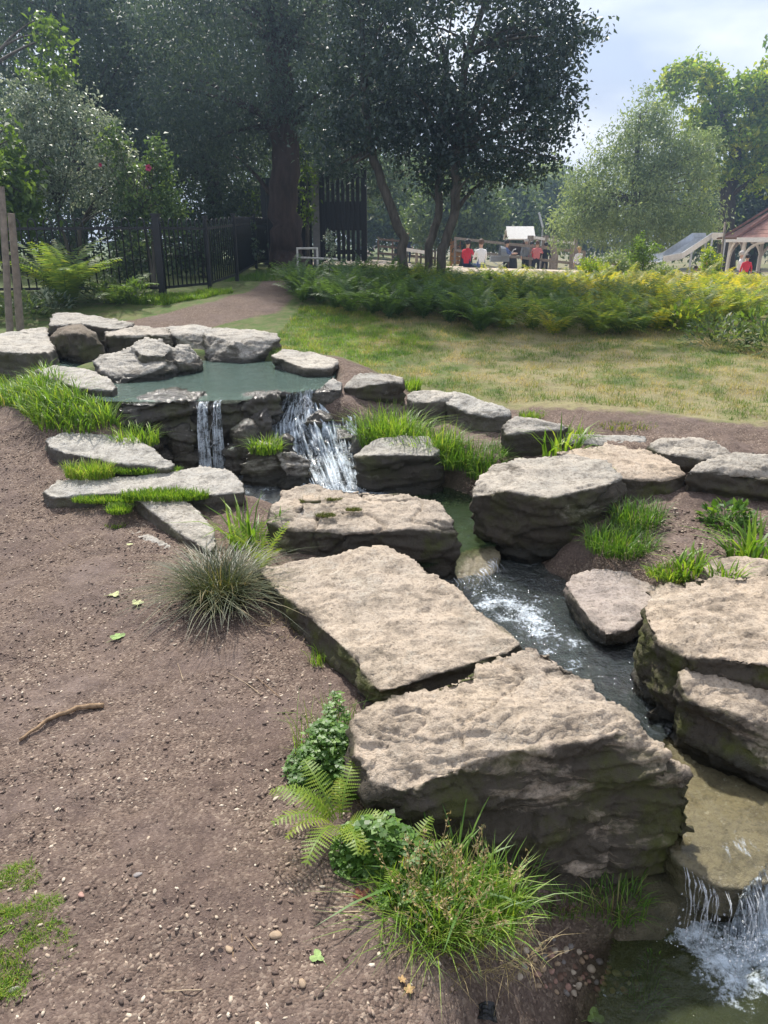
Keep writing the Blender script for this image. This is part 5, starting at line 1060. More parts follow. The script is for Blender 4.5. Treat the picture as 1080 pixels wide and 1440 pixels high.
# long grass on the pool's left bank
grass_area('bank_grass', 'lush long grass on the bank left of upper pool', [(-40, 508), (40, 518), (90, 545), (165, 570), (200, 606), (170, 606), (110, 618), (56, 608), (15, 572), (-40, 552)], 6500, .17, .010, GR_BRIGHT, 65, (.2, 1.1), lvr=(0, .9), seg=3, clump=.5)
tf = [  # label, px, py, n, r, h, w, mat, lean
    ('tiny moss tuft beside the slanting slab', 163, 738, 260, .06, .03, .005, GR_BRIGHT, (.1, .9), (.2, .9), .05),
    ('grass left of the ledge beneath the pool rim', 190, 622, 260, .16, .16, .008, GR_BRIGHT, (.2, 1.2), (.1, .9), .12),
    ('small grass below the tilted slab on the path side', 470, 930, 170, .11, .075, .0045, GR_BRIGHT, (.1, 1.0), (.0, .9), .05),
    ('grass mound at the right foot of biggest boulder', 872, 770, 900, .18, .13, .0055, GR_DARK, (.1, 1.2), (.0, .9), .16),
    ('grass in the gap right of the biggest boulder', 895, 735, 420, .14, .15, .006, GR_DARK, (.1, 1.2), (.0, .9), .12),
    ('yellow green tuft beside the pinkish rock', 948, 812, 420, .13, .07, .008, GR_BRIGHT, (.3, 1.2), (.2, 1), .08),
    ('strap leaved clump beside the flat tan rock', 968, 806, 60, .07, .14, .016, GR_BRIGHT, (.3, 1.2), (.1, .8), .06),
    ('iris like clump at the right edge', 1062, 790, 90, .12, .26, .018, GR_BRIGHT, (.2, 1.4), (.0, .8), .10),
    ('low leafy patch below the layered rock at right', 1030, 742, 140, .14, .10, .014, GR_DARK, (.3, 1.4), (.0, .8), .10),
    ('tall grass at the foot of nearest boulder near water', 868, 1275, 200, .09, .10, .0040, GR_DARK, (.1, 1.2), (.1, 1), .07),
    ('small weeds at the water edge by lower corner', 905, 1405, 120, .05, .08, .006, GR_DARK, (.1, 1.2), (.0, .8), .05),
    ('grass wisps at the foot of nearest boulder among pebbles', 790, 1285, 140, .10, .075, .0035, GR_DARK, (.1, 1.3), (.1, 1), .05),
    ('small tuft on the trodden strip beside pale slab', 672, 572, 260, .10, .06, .006, GR_BRIGHT, (.1, 1.0), (.1, .9), .08),
    ('second small tuft on the strip behind rounded rock', 750, 586, 240, .11, .06, .006, GR_BRIGHT, (.1, 1.0), (.1, .9), .08),
    ('tuft between the boulder and the short pale slab', 578, 548, 240, .09, .14, .007, GR_BRIGHT, (.1, 1.0), (.1, .9), .08),
    ('low turf on the strip near the thin pale slab', 880, 600, 300, .22, .05, .006, GR_LAWN, (.1, 1.0), (.1, .9), .1),
]
for k, (lb, px, py, n, r, h, w, mt, le, lvr, ry) in enumerate(tf):
    c = GP(px, py); tuft(lb, c, n, r, h, w, mt, 100 + k, le, lvr, ry=ry)
def tuft_at(label, px, py, z, *a, **k): return tuft(label, PZ(px, py, z), *a, **k)
for k, (lb, px, py, z, n, r, h, w, mt, ry) in enumerate((
    ('bright grass clump on the dark wet rock under falls', 374, 634, .27, 240, .11, .15, .008, GR_BRIGHT, .07),
    ('tall bright grass right of the cascade', 548, 622, .26, 750, .24, .30, .008, GR_BRIGHT, .18),
    ('grass spilling behind the rounded mid stream boulder', 600, 640, .22, 700, .24, .26, .008, GR_BRIGHT, .14),
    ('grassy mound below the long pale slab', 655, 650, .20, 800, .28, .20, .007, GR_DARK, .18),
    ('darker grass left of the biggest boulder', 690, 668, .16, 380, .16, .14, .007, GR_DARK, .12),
    ('strap leaves arching behind the biggest boulder', 790, 642, .30, 46, .13, .30, .020, GR_BRIGHT, .08),
    ('single tuft poking over the thin pale slab', 812, 620, .33, 160, .09, .14, .008, GR_BRIGHT, .06),
    ('tiny grass sprig on the slab beside biggest boulder', 858, 660, .36, 30, .03, .045, .006, GR_BRIGHT, .03),
    ('strap leaved blades in front of the cracked boulder', 345, 770, .08, 60, .10, .30, .016, GR_BRIGHT, .08),
    ('thin blade pair on the cracked boulder left side', 395, 745, .15, 14, .03, .20, .010, GR_DARK, .03),
    ('grass between the slabs of the right edge', 1020, 812, .22, 50, .08, .12, .010, GR_BRIGHT, .04))):
    tuft_at(lb, px, py, z, n, r, h, w, mt, 140 + k, (.15, 1.3), (.0, .9), ry=ry)
for k, (lb, px, py, z, n, r, h, ry, lvr) in enumerate((
    ('yellowish grass tuft beside the triangular rock', 126, 668, .26, 700, .15, .12, .07, (.35, 1)), ('neat low turf strip below the triangular rock', 208, 662, .275, 1300, .21, .05, .045, (0, .8)),
    ('bright turf patch between flush slab and slanting slab', 232, 697, .235, 1700, .25, .06, .07, (0, .85)), ('short turf on the left half of the flush slab', 150, 702, .20, 1000, .20, .045, .05, (.1, .9)), ('turf lump left of the slanting slab', 168, 716, .18, 500, .07, .05, .06, (.1, .9)))):
    tuft_at(lb, px, py, z, n, r, h, .006, GR_BRIGHT, 160 + k, (.1, .95), lvr, ry=ry)
for k, (px, py, z, n, r, ry, lb) in enumerate(((458, 722, .27, 420, .055, .03, 'olive moss cushion in the largest crack of cracked boulder'), (497, 714, .285, 300, .045, .02, 'thin olive moss along the right crack of cracked boulder'), (420, 703, .295, 220, .03, .025, 'small moss tuft on the left shoulder of cracked boulder'), (470, 700, .30, 260, .05, .015, 'green moss line on top of cracked boulder'))):
    tuft_at(lb, px, py, z, n, r, .02, .004, GR_MOSS, 260 + k, (.2, 1.6), (0, .9), 2, 'moss_cushion', 'moss on the cracked boulder', False, ry, 'moss')
# dark sedge
c = GP(303, 850); rng = np.random.default_rng(9)
tuft('large dark sedge tussock drooping over the path', c + np.array((.02, .02, 0)), 1500, .11, .285, .0040, GR_SEDGE, 171, (.5, 2.0), (0, .98), 5, 'sedge_tussock', None, cat='sedge', curl=.7)
# moss turf patches in the lower left
for k, (px, py, n, r, lb) in enumerate(((25, 1240, 900, .055, 'smallest round turf patch on the near path'), (52, 1290, 1200, .065, 'middle round turf patch on the near path'), (35, 1345, 2300, .10, 'widest turf patch in the near left corner'), (0, 1300, 700, .05, 'turf patch cut by the left edge'))):
    tuft(lb, GP(px, py), n, r, .028, .0028, GR_BRIGHT, 180 + k, (.2, 1.5), (.1, 1), 2, 'turf_patch', 'turf patches on the near path', out=False, cat='turf')
# leafy ground plants
def leafy(label, c, n, rx, ry, rz, leaf, mat, seed, name='leafy_plant', group=None, aspect=.85, cat='plant', lobed=True, stems=True):
    rng = np.random.default_rng(seed); d = unit(n, rng); d[:, 2] = np.abs(d[:, 2]); P = d * (.5 + .5 * rng.random(n) ** .5)[:, None] * np.array([rx, ry, rz]); P[:, 2] += .01
    root = empty(name, tuple(c)); tag(root, label, cat, group)
    if lobed:
        an = rng.random(n) * 6.28; Pm = np.repeat(P, 3, 0); aa = np.repeat(an, 3) + np.tile([0, 2.1, 4.2], n) + rng.normal(size=3 * n) * .15; dr = np.stack([np.cos(aa), np.sin(aa), rng.normal(size=3 * n) * .25 - .05], 1)
        nr = np.repeat(d * .5, 3, 0) + np.array([0, 0, 1]); sz = np.repeat(leaf * rng.uniform(.6, 1.2, n), 3); lv = np.repeat(rng.random(n), 3) * .8 + .2 * rng.random(3 * n)
        m = leaf_mesh('leaves', Pm, sz, dr, nr, lv, aspect, .08)
    else:
        dr = d + rng.normal(size=(n, 3)) * .4; m = leaf_mesh('leaves', P, leaf * rng.uniform(.6, 1.25, n), dr, np.tile([[0, 0, 1.]], (n, 1)) + rng.normal(size=(n, 3)) * .3, rng.random(n), aspect, .1)
    link('leaves', m, mat, root)
    if stems:
        mb = MB()
        for i in rng.permutation(n)[:min(40, n // 3)]:
            q = Vector(P[i]); mb.tube([Vector((q.x * .35, q.y * .35, -.01)), Vector((q.x * .75, q.y * .75, q.z * .6)), q], .0012 + .002 * leaf, 4, False)
        link('stems', mb.mesh('stems'), mat, root)
        m_ = root.children[-1].data; a_ = m_.attributes.new('lv', 'FLOAT', 'POINT'); a_.data.foreach_set('value', np.full(len(m_.vertices), .4, np.float32))
    return root
gp = GP(462, 1085); root = leafy('dense mat of small geranium leaves against nearest boulder', gp, 520, .10, .13, .17, .017, LM_CLOVER, 201, 'geranium_plant')
def more_leaves(root, dx, dy, n, rx, ry, rz, leaf, seed, mat=LM_CLOVER):
    t = leafy(None, (0, 0, 0), n, rx, ry, rz, leaf, mat, seed, 'tmp', aspect=.85, cat=None)
    for ch in list(t.children): ch.parent = root; ch.location = (dx, dy, 0)
    bpy.data.objects.remove(t)
more_leaves(root, .05, -.09, 260, .08, .08, .10, .016, 241); more_leaves(root, -.07, -.02, 200, .07, .10, .06, .015, 242); more_leaves(root, .02, .14, 160, .05, .07, .20, .014, 243)
root = leafy('round clover leaves under the near fern', GP(530, 1215), 340, .13, .08, .14, .018, LM_CLOVER, 202, 'clover_plant', aspect=.95); more_leaves(root, .10, -.05, 200, .10, .06, .09, .017, 244); more_leaves(root, -.05, -.05, 120, .06, .05, .07, .015, 245)
leafy('dark leafy undergrowth below the seeding grass', GP(600, 1282), 420, .17, .10, .08, .016, LM_CLOVER, 203, 'clover_plant', aspect=.8)
tuft('wispy grass growing through the geranium mat', GP(470, 1060), 160, .13, .20, .0035, GR_BRIGHT, 246, (.1, 1.0), (.0, .9), 3, ry=.12)
leafy('small stemmed weed at the water edge near lower right', GP(912, 1390), 80, .035, .03, .14, .020, LM_CLOVER, 204, 'small_weed', lobed=False, aspect=.4)
leafy('nettle like plant below the layered rock at right', GP(1020, 735), 150, .14, .10, .10, .045, LM_CLOVER, 205, 'nettle_plant', lobed=False, aspect=.6)
for k, (px, py, n, rx, ry, rz, lf, mt, lb) in enumerate(((25, 448, 330, .42, .3, .30, .085, LM_MID, 'glossy broad leaved ground cover at the left edge'), (75, 436, 260, .30, .25, .26, .075, LM_VAR, 'pale leaved plant beside the left fern'), (150, 425, 220, .35, .22, .3, .07, LM_MID, 'leafy plant in front of the left fern'), (190, 428, 180, .25, .2, .3, .075, LM_LIME, 'light green plant right of the left fern'))):
    leafy(lb, GP(px, py), n, rx, ry, rz, lf, mt, 210 + k, 'ground_cover_plant', 'leafy plants by the left stakes', lobed=False, aspect=.55)
for k, (px, py, n, rx, lb, mt) in enumerate(((1010, 488, 300, .40, 'leafy plant with pale stems at right end of lawn', LM_MID), (1062, 480, 320, .45, 'broad leaved clump at the right edge of lawn', LM_LIME), (960, 468, 120, .22, 'yellow leaved sapling at right end of fern bed', LM_OAK), (1090, 500, 300, .4, 'grassy leaved clump cut by the right edge', LM_MID))):
    leafy(lb, GP(px, py), n, rx, .3, .34, .085, mt, 220 + k, 'leafy_plant', 'leafy plants at the right end of the lawn', lobed=False, aspect=.4)
# seeding grass at the foot of the nearest boulder
rng = np.random.default_rng(77); c = GP(632, 1290)
tuft('tall seeding grass clump at the foot of nearest boulder', c, 850, .18, .19, .0050, GR_BRIGHT, 230, (.1, 1.3), (.0, .9), 4, 'seeding_grass', None, ry=.11, out=False)
sg = bpy.context.scene.objects['seeding_grass']
n = 60; mb = MB(); Ps = []; 
for i in range(n):
    a = rng.random() * 6.28; r = math.sqrt(rng.random()); p = Vector((math.cos(a) * r * .16, math.sin(a) * r * .10, 0)); hh = rng.uniform(.12, .26); le = Vector((rng.normal() * .06, rng.normal() * .05 - .02, hh))
    pts = [p, p + le * .5 + Vector((0, 0, .02)), p + le]; mb.tube(pts, [.0011, .0009, .0006], 4, False)
    for j in range(16): t = .62 + .4 * rng.random(); Ps.append(np.array(p + le * t) + rng.normal(size=3) * .005)
m_ = mb.mesh('stems'); a_ = m_.attributes.new('lv', 'FLOAT', 'POINT'); a_.data.foreach_set('value', np.full(len(m_.vertices), .45, np.float32)); link('stems', m_, LM_DRY, sg)
Ps = np.array(Ps); dr = unit(len(Ps), rng) * .7; dr[:, 2] += .7
link('seed_heads', leaf_mesh('seed_heads', Ps, .011 * rng.uniform(.6, 1.3, len(Ps)), dr, unit(len(Ps), rng), rng.random(len(Ps)), .4), LM_DRY, sg)
tuft('finer paler grass mixed into the seeding clump', GP(600, 1310), 500, .13, .15, .0030, GR_BRIGHT, 236, (.2, 1.8), (.2, 1), 3, ry=.08)
tuft('bent grass leaning on the boulder face above seeding clump', GP(690, 1275), 260, .12, .17, .0040, GR_DARK, 237, (.2, 1.5), (.1, .9), 4, ry=.06)
tuft('dead brown thatch at the foot of the seeding clump', GP(640, 1325), 260, .19, .07, .0022, LM_DRY, 238, (.8, 2.4), (.0, .7), 3, 'dry_grass', 'dry grass on the bank', ry=.10)
tuft('broad arching grass blades over the seeding grass', GP(640, 1262), 22, .07, .30, .010, GR_DARK, 231, (.5, 1.5), (.2, .8), 6, group='grass tufts between the rocks')
tuft('dry straw coloured grass on the pebbles near lower middle', GP(690, 1345), 120, .16, .10, .0022, LM_DRY, 232, (.6, 2.0), (.1, .9), 3, 'dry_grass', 'dry grass on the bank', ry=.08)
tuft('dry grass wisps below the tilted slab', GP(420, 885), 90, .13, .09, .0025, LM_DRY, 233, (.6, 2.0), (.0, .8), 3, 'dry_grass', 'dry grass on the bank', ry=.07)

# ferns
def frond_np(L, pairs, wid, arch, rng, lv0, lv1, detail=0, twist=0.0):
    """one frond in local space: leaves the origin along +x and up, arching over; returns V, F(quads), lv"""
    th = np.linspace(arch[0], arch[1], pairs + 3); seg = L / (pairs + 2); x = np.concatenate([[0], np.cumsum(np.cos(th[:-1]) * seg)]); z = np.concatenate([[0], np.cumsum(np.sin(th[:-1]) * seg)])
    V, Fq, lv = [], [], []
    def quad(a, b, c, d, l): 
        k = len(V); V.extend((a, b, c, d)); Fq.append((k, k + 1, k + 2, k + 3)); lv.extend((l,) * 4)
    for i in range(len(x) - 1):
        w = .006 * L * (1 - i / len(x)) + .0008; quad((x[i], -w, z[i]), (x[i], w, z[i]), (x[i + 1], w, z[i + 1]), (x[i + 1], -w, z[i + 1]), lv0 * .8)
    for i in range(2, pairs + 2):
        t = (i - 1) / (pairs + 1); pl = wid * (math.sin(math.pi * min(1, t * .82 + .12)) ** .8) * (1 - .25 * t) * rng.uniform(.88, 1.08); c, s = math.cos(th[i]), math.sin(th[i]); 
        for sd in (-1, 1):
            fx = .35; dr = np.array((c * fx, sd * 1.0, s * fx - .22 + rng.normal() * .07)); dr /= np.linalg.norm(dr); ax = np.array((c, 0, s)); o = np.array((x[i], 0, z[i])); hw = seg * .38
            l = lv0 + (lv1 - lv0) * rng.random()
            if not detail:
                quad(o - ax * hw * .5, o + dr * pl * .42 - ax * hw, o + dr * pl, o + dr * pl * .42 + ax * hw, l)
            else:
                nn = detail
                for j in range(nn):
                    tj = (j + .5) / nn; oj = o + dr * pl * tj; wj = hw * 1.25 * (1 - tj) ** .6 + .0006; st = pl / nn * .55
                    quad(oj - dr * st, oj - ax * wj, oj + dr * st * 1.1, oj + ax * wj * 1.0, l)
    return np.array(V), np.array(Fq), np.array(lv)
def frond_mesh(*a, **k): V, Fq, lv = frond_np(*a, **k); return mesh_np('frond', V, Fq, {'lv': np.clip(lv, 0, 1)})
rng = np.random.default_rng(5)
def fern_thing(label, c, meshes, mat, n, rngl, sc=1.0, name='fern', group=None, spread=(0, 6.28), cat='fern'):
    root = empty(name, tuple(c)); tag(root, label, cat, group)
    for i in range(n):
        m = meshes[int(rngl.integers(len(meshes)))]; o = bpy.data.objects.new('frond', m); COL.objects.link(o); o.parent = root
        if not m.materials: m.materials.append(mat)
        a = spread[0] + (spread[1] - spread[0]) * (i + rngl.uniform(-.3, .3)) / n; k = sc * rngl.uniform(.75, 1.12)
        o.rotation_euler = (rngl.normal() * .18, rngl.normal() * .22, a); o.scale = (k, k, k); o.location = (math.cos(a) * .02 * sc, math.sin(a) * .02 * sc, -.01)
    return root
# near ferns with divided leaflets
near_f = [frond_mesh(.24, 17, .052, (1.15, -.25), rng, .2, .8, 7) for _ in range(3)]; near_o = [frond_mesh(.22, 16, .045, (.9, -.8), rng, .75, 1, 7) for _ in range(2)]
fern_thing('yellow green fern sprawling from under the nearest boulder', GP(478, 1178) + np.array((0, 0, .05)), near_f + near_o[:1], LM_FERNB, 13, rng, .95, spread=(1.2, 6.4))
fern_thing('small fern tucked below the seeding grass', GP(560, 1235), near_f, LM_FERNB, 6, rng, .75)
fern_thing('bright upright fern left of the cracked boulder', GP(368, 800), [frond_mesh(.26, 18, .055, (1.4, .5), rng, .3, 1, 6) for _ in range(2)], LM_FERNB, 8, rng, 1.0)
fern_thing('little fern at the foot of the cracked boulder', PZ(415, 775, .06), near_f, LM_FERNB, 5, rng, .6)
# large fern at the left
bigf = [frond_mesh(1.15, 26, .22, (1.42, .05), rng, .28, .62) for _ in range(4)]
c = GP(95, 432); fern_thing('large arching fern beside the stakes at left', c, bigf, LM_FERN, 28, rng, 1.0)
c = GP(165, 428); fern_thing('smaller green fern in front of the railings', c, [frond_mesh(.7, 22, .16, (1.15, -.2), rng, .2, .5) for _ in range(3)], LM_FERN, 15, rng, 1.0)
# fern bed
front = [GP(a, b)[:2] for a, b in ((408, 402), (424, 428), (500, 448), (620, 460), (740, 472), (850, 474), (960, 466), (1060, 452), (1180, 446))]
bed = [tuple(p) for p in front] + [(9.0, 12.5), (8.0, 14.6), (2.0, 14.6), (-.7, 14.2), (-1.35, 12.6)]
def yellow(x, y):  # golden backlight put into frond colour, more to the right and rear
    px = 540 + 1040 * x / (y * _cp + .3); return np.clip(sstep(560, 900, px + 60 * math.sin(x * 3 + y)) * .55 + .25 * sstep(9.8, 12.5, y) + (.12 if px > 560 else 0), 0, .85)
var = {}
for ci, (l0, l1) in enumerate(((.02, .30), (.14, .44), (.32, .66), (.52, .86), (.66, 1.0))):
    var[ci] = [frond_np(.82, 21, .17, (1.28 + .1 * k, -.35 + .25 * k), rng, l0, l1) for k in range(3)]
vmesh = {ci: [mesh_np('frond', V, Fq, {'lv': np.clip(lv, 0, 1)}) for V, Fq, lv in var[ci]] for ci in var}
# front row ferns, one by one
fl = np.array(front); seglen = np.concatenate([[0], np.cumsum(np.linalg.norm(np.diff(fl, axis=0), axis=1))]); nfr = 30; used = []
side_words = ['second', 'third', 'fourth', 'fifth', 'sixth', 'seventh', 'eighth', 'ninth', 'tenth', 'eleventh', 'twelfth', 'thirteenth', 'fourteenth', 'fifteenth']
for i in range(nfr):
    s = (i + .5) / nfr * seglen[-1]; x = np.interp(s, seglen, fl[:, 0]); y = np.interp(s, seglen, fl[:, 1]) + .28 + .15 * rng.random(); used.append((x, y))
    if i == 0: lb = 'leftmost fern at the front edge of the fern bed'
    elif i < 15: lb = f'{side_words[i - 1]} fern from the left along front edge of bed'
    elif i == nfr - 1: lb = 'rightmost fern at the front edge of the fern bed'
    else: lb = f'{side_words[nfr - 2 - i]} fern from the right along front edge of bed'
    ci = int(np.clip(yellow(x, y) * 5 - .6 + rng.normal() * .4, 0, 4)); fern_thing(lb, (x, y, HZ(x, y)), vmesh[ci], LM_FERN, 12, rng, rng.uniform(.66, .84), group='ferns along the front of the bed')
Pb = ground_pts(bed, 560, np.random.default_rng(8), True); VV, FF, LL, k0 = [], [], [], 0
for x, y, z in Pb:
    if min((x - a) ** 2 + (y - b) ** 2 for a, b in used) < .05: continue
    ci = int(np.clip(yellow(x, y) * 5 - .3 + rng.normal() * .6, 0, 4)); sc = rng.uniform(.50, .74)
    for j in range(10):
        V, Fq, lv = var[ci][int(rng.integers(3))]; R = Matrix.Rotation(j * .63 + rng.normal() * .2, 3, 'Z') @ Matrix.Rotation(rng.normal() * .22, 3, 'Y') @ Matrix.Rotation(rng.normal() * .2, 3, 'X'); k = sc * rng.uniform(.75, 1.12)
        VV.append(V @ np.array(R).T * k + np.array((x, y, z))); FF.append(Fq + k0); LL.append(lv + rng.normal() * .05); k0 += len(V)
fb = link('fern_bed', mesh_np('fern_bed', np.concatenate(VV), np.concatenate(FF), {'lv': np.clip(np.concatenate(LL), 0, 1)}), LM_FERN); tag(fb, 'deep bed of ferns with sunlit gold coloured in towards the right', 'ferns', kind='stuff')
# ------------------------------------------------------------------ stones, fallen leaves, twigs
def stone_meshes(k, sub, seed):
    out = []
    for i in range(k):
        bm = bmesh.new(); bmesh.ops.create_icosphere(bm, subdivisions=sub, radius=1.0); r = random.Random(seed + i); sx, sy, sz = r.uniform(.8, 1.2), r.uniform(.6, .95), r.uniform(.40, .65); off = Vector((r.uniform(0, 9), r.uniform(0, 9), r.uniform(0, 9)))
        for v in bm.verts: f = 1 + .28 * mnoise.noise(v.co * 1.1 + off); v.co = Vector((v.co.x * sx, v.co.y * sy, v.co.z * sz)) * f
        m = bpy.data.meshes.new('pebble'); bm.to_mesh(m); bm.free(); m.polygons.foreach_set('use_smooth', [sub > 1] * len(m.polygons)); out.append(m)
    return out
PEB = [simple_mat('pebble_%s' % n, c, .7, .3, .25, 40, .2) for n, c in (('grey', (.22, .20, .19)), ('tan', (.34, .25, .17)), ('pink', (.33, .20, .16)), ('brown', (.16, .10, .075)), ('pale', (.45, .38, .30)))]
base_m = stone_meshes(5, 2, 3); pm_ = []
for m in base_m:
    for mt in PEB: q = m.copy(); q.materials.append(mt); pm_.append(q)
rng = np.random.default_rng(15); cnt = 0
def lay_pebbles(poly, n, r0, r1, label, group):
    P = ground_pts(poly, n, rng); taken = []
    for x, y, z in P:
        r = rng.uniform(r0, r1)
        if any((x - a) ** 2 + (y - b) ** 2 < (1.5 * max(r, c)) ** 2 for a, b, c in taken): continue
        taken.append((x, y, r)); o = bpy.data.objects.new('pebble', pm_[int(rng.integers(len(pm_)))]); COL.objects.link(o); o.location = (x, y, HZ(x, y) + r * .12); o.scale = (r, r, r); o.rotation_euler = (rng.normal() * .2, rng.normal() * .2, rng.random() * 6.28); tag(o, label, 'pebble', group)
lay_pebbles([(700, 1310), (790, 1285), (900, 1300), (930, 1345), (900, 1400), (800, 1400), (715, 1370)], 330, .0075, .0145, 'smooth river pebble on the damp bank below nearest boulder', 'pebbles below the nearest boulder')
# gravel trodden into the path
ico = stone_meshes(1, 1, 30)[0]; bV = np.array([v.co[:] for v in ico.vertices]); bF = np.array([p.vertices[:] for p in ico.polygons])
def gravel(name, label, poly, n, r0, r1, seed, world=False, powr=2.2):
    rg = np.random.default_rng(seed); P = ground_pts(poly, n, rg, world); dn_ = fbm2(P[:, 0], P[:, 1], 2.6, 3, 44); P = P[rg.random(n) < np.clip(.5 + .9 * dn_, .08, 1)]; n = len(P)
    r = r0 + (r1 - r0) * rg.random(n) ** powr; a = rg.random(n) * 6.28; c, s = np.cos(a), np.sin(a); sx, sy, sz = rg.uniform(.8, 1.3, n), rg.uniform(.6, 1.1, n), rg.uniform(.6, 1.1, n)
    B = bV[None] * np.stack([sx, sy, sz], 1)[:, None]; V = np.stack([B[..., 0] * c[:, None] - B[..., 1] * s[:, None], B[..., 0] * s[:, None] + B[..., 1] * c[:, None], B[..., 2]], -1) * r[:, None, None]
    V += P[:, None]; V[..., 2] += (r * .15)[:, None]
    Fq = bF[None] + (np.arange(n) * len(bV))[:, None, None]
    o = link(name, mesh_np(name, V.reshape(-1, 3), Fq.reshape(-1, 3), {'lv': np.repeat(rg.random(n), len(bV))}), GRAVEL); tag(o, label, 'gravel', kind='stuff'); return o
M = Mat('gravel'); GRAVEL = M.done(M.bsdf(M.ramp(M.attr('lv'), [(0.0, (.055, .042, .036)), (.4, (.15, .105, .085)), (.7, (.26, .19, .15)), (.9, (.40, .32, .24)), (1, (.58, .50, .40))]), .8, .25))
gravel('path_gravel', 'small stones trodden into the near path', [(-1.7, .7), (.25, .7), (.35, 1.2), (.0, 1.5), (-.1, 2.0), (-.25, 2.9), (-.9, 3.3), (-2.2, 3.4)], 26000, .0018, .0090, 51, True, 2.6)
gravel('path_gravel', 'small stones on the path beside the upper bank', [(-2.2, 3.4), (-.9, 3.3), (-1.1, 4.1), (-2.3, 5.2), (-3.2, 5.2)], 9000, .003, .010, 52, True, 2.4)
gravel('bank_gravel', 'gravel among the pebbles below nearest boulder', [(.2, .7), (.95, .7), (.9, 1.3), (.7, 1.6), (.3, 1.5)], 2500, .002, .008, 53, True)
gravel('bank_gravel', 'shingle at the edge of the middle pool', [(560, 690), (600, 690), (668, 682), (668, 705), (620, 712)], 700, .006, .018, 54)
gravel('bank_gravel', 'stones on the bare right bank soil', [(890, 730), (960, 715), (1060, 760), (980, 790), (900, 795)], 900, .004, .014, 55)
# larger flat stones set in the path
for k, (px, py, r, ci, lb) in enumerate(((388, 1317, .017, 1, 'tan angular stone on the near path'), (218, 1256, .010, 4, 'pale oval stone in the middle of path'), (194, 1235, .012, 0, 'grey stone on the near path'), (425, 1385, .011, 1, 'tan chip near the lower edge'), (20, 1395, .014, 0, 'grey stone at the lower left corner'), (115, 1262, .012, 2, 'pinkish stone left of the path middle'), (388, 1128, .012, 4, 'slim white shell like stone left of near fern'), (322, 1338, .010, 1, 'small orange stone beside the green leaf'))):
    p = GP(px, py); m = pm_[(k % 5) * 5 + ci]; o = bpy.data.objects.new('stone', m); COL.objects.link(o); o.location = (p[0], p[1], p[2] + r * .2); o.scale = (r * 1.1, r * .8, r * .7); o.rotation_euler = (.2, .1, k * 1.7); tag(o, lb, 'stone', 'larger stones on the path')
# fallen leaves: lobed outline, slightly curled
LEAF_C = {n: simple_mat('fallen_leaf_' + n, c, .7, .3, .25, 60, .2) for n, c in (('green', (.24, .34, .12)), ('pale', (.42, .44, .22)), ('tan', (.34, .22, .10)), ('red', (.16, .055, .035)))}
def fallen_leaf(label, px, py, r, kind, rot, lobes=5, seed=0):
    rg = random.Random(seed); p = GP(px, py); bm = bmesh.new(); c0 = bm.verts.new((0, 0, .004)); ring = []; n = lobes * 6
    for k in range(n):
        an = 2 * math.pi * k / n; w = abs(math.sin(an * lobes / 2)); rr = r * (.48 + .52 * w ** 1.3) * (1 + .15 * math.cos(an)) * rg.uniform(.92, 1.08); ring.append(bm.verts.new((rr * math.cos(an), rr * math.sin(an) * .9, .003 + .25 * r * math.sin(an * 2 + seed) ** 2 * (rr / r))))
    for k in range(n): bm.faces.new((c0, ring[k], ring[(k + 1) % n]))
    m = bpy.data.meshes.new('blade'); bm.to_mesh(m); bm.free(); root = empty('fallen_leaf', (p[0], p[1], p[2] + .004), rot); tag(root, label, 'leaf', 'fallen leaves on the path')
    link('blade', m, LEAF_C[kind], root); MB().tube([(-r * .3, 0, .004), (-r * .9, .1 * r, .005), (-r * 1.5, .3 * r, .002)], r * .03, 5).build('stalk', LEAF_C[kind], root)
for k, a in enumerate((('pale yellow green leaf furthest up the path', 161, 840, .030, 'pale', .4), ('pale leaf beside the sedge tussock', 194, 853, .032, 'pale', 2.0), ('green lobed leaf below the pair of pale leaves', 165, 901, .034, 'green', 1.2), ('small green leaf near the lower edge of path', 447, 1354, .020, 'green', 2.6),
                       ('dark red leaf under the clover', 507, 1270, .028, 'red', .2), ('curled tan leaf at the bottom of seeding grass', 575, 1398, .014, 'tan', 1.0), ('half green leaf at the bottom edge', 835, 1436, .028, 'green', .5), ('tan leaf scrap on the lower path', 566, 1388, .011, 'tan', 2.2), ('pale leaf cut by the moss patch', 182, 768, .018, 'pale', .9))):
    fallen_leaf(*a, lobes=5 if k % 3 else 3, seed=k)
def twig(label, pts, r, mat, name='twig', group='twigs on the path'):
    P = [Vector(GP(*p)) + Vector((0, 0, r * 1.1)) for p in pts]; fine = []; rr = []; n = 5
    for i in range(len(P) - 1):
        for k in range(n): fine.append(P[i].lerp(P[i + 1], k / n) + Vector((random.gauss(0, r * .25), random.gauss(0, r * .25), 0)))
    fine.append(P[-1]); rr = [r * (.45 + .55 * (i / (len(fine) - 1))) * random.uniform(.88, 1.1) for i in range(len(fine))]
    o = MB().tube(fine, rr, 7).build(name, mat, smooth=True); tag(o, label, 'twig', group)
TW = simple_mat('twig_bark', (.27, .185, .115), .85, .2, .35, 60, .5); TW2 = simple_mat('twig_pale', (.40, .31, .21), .85, .2, .3, 60, .4)
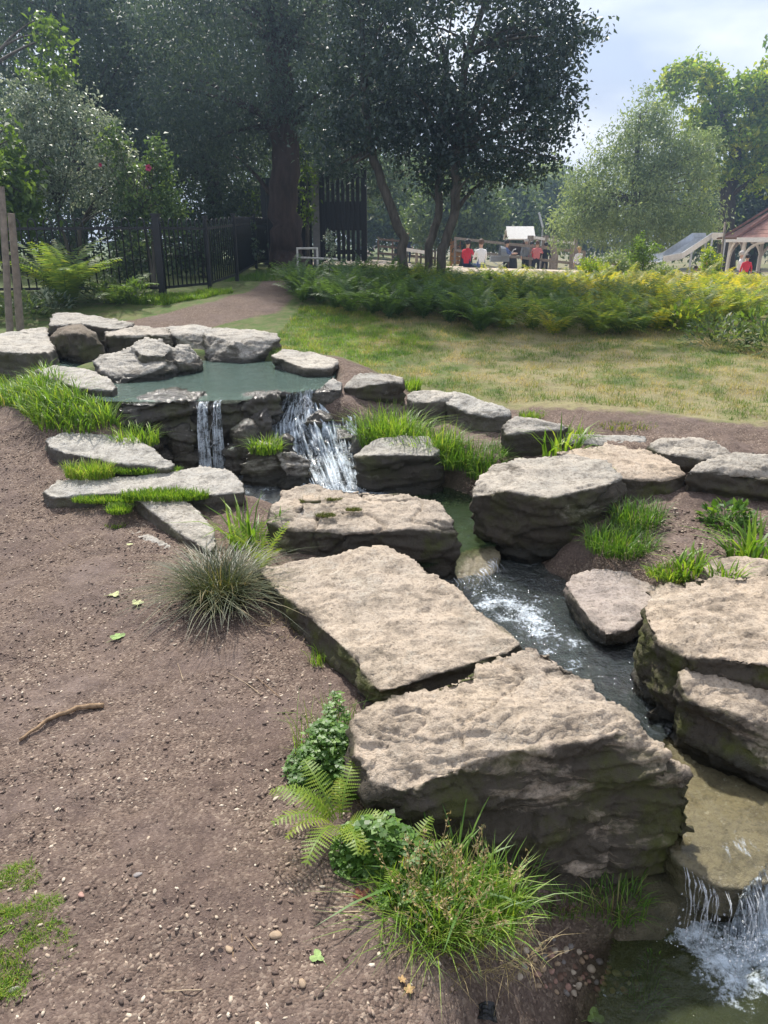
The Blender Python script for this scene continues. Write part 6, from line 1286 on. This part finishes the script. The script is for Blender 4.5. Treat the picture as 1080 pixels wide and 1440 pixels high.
twig('thick curved brown stick lying on the path at left', [(28, 1046), (70, 1022), (112, 1002), (146, 996)], .0105, TW)
for k, (pts, lb) in enumerate((([(440, 1284), (470, 1288), (508, 1283)], 'pale thin twig under the red leaf'), ([(360, 955), (395, 985)], 'thin twig below the tilted slab'), ([(320, 948), (345, 965), (368, 980)], 'slender twig left of the tilted slab'), ([(326, 1316), (328, 1350)], 'short upright pointing twig on the lower path'), ([(230, 1402), (285, 1396)], 'thin straw near the bottom edge'), ([(50, 735), (80, 760), (105, 772)], 'thin twig on the upper path at left'), ([(250, 935), (258, 960)], 'tiny twig in the middle of path'), ([(345, 1320), (362, 1345)], 'short brown twig near the orange stone'))):
    twig(lb, pts, .0017, TW2 if k % 2 == 0 else TW)
# scrap of black plastic at the lower edge
p = GP(676, 1428); bm = bmesh.new(); bmesh.ops.create_grid(bm, x_segments=14, y_segments=8, size=1.0)
for v in bm.verts: v.co = Vector((v.co.x * .036, v.co.y * .020 * (1 + .3 * v.co.x), .007 + .006 * mnoise.noise(v.co * 2.2) + .004 * math.sin(v.co.x * 5)))
m = bpy.data.meshes.new('plastic_scrap'); bm.to_mesh(m); bm.free(); o = link('plastic_scrap', m, BLACK, loc=tuple(p)); o.modifiers.new('t', 'SOLIDIFY').thickness = .0015; tag(o, 'black plastic scrap at the bottom edge', 'scrap')
# ------------------------------------------------------------------ haze added to stand in for blue lens glare
mb = MB(); mb.box((0, 137, 8), (560, 420, 26)); hz = mb.build('haze', None); hz.data.materials.clear()
hm_ = bpy.data.materials.new('glare_haze'); hm_.use_nodes = True; t_ = hm_.node_tree; t_.nodes.clear(); ho = t_.nodes.new('ShaderNodeOutputMaterial'); pv = t_.nodes.new('ShaderNodeVolumePrincipled')
pv.inputs['Color'].default_value = (.50, .70, 1.0, 1); pv.inputs['Density'].default_value = 0.0034; pv.inputs['Anisotropy'].default_value = 0.78
t_.links.new(pv.outputs[0], ho.inputs['Volume']); hz.data.materials.append(hm_); tag(hz, 'thin bluish haze added for the glare over the park', 'haze', kind='stuff')
S.cycles.volume_bounces = 0
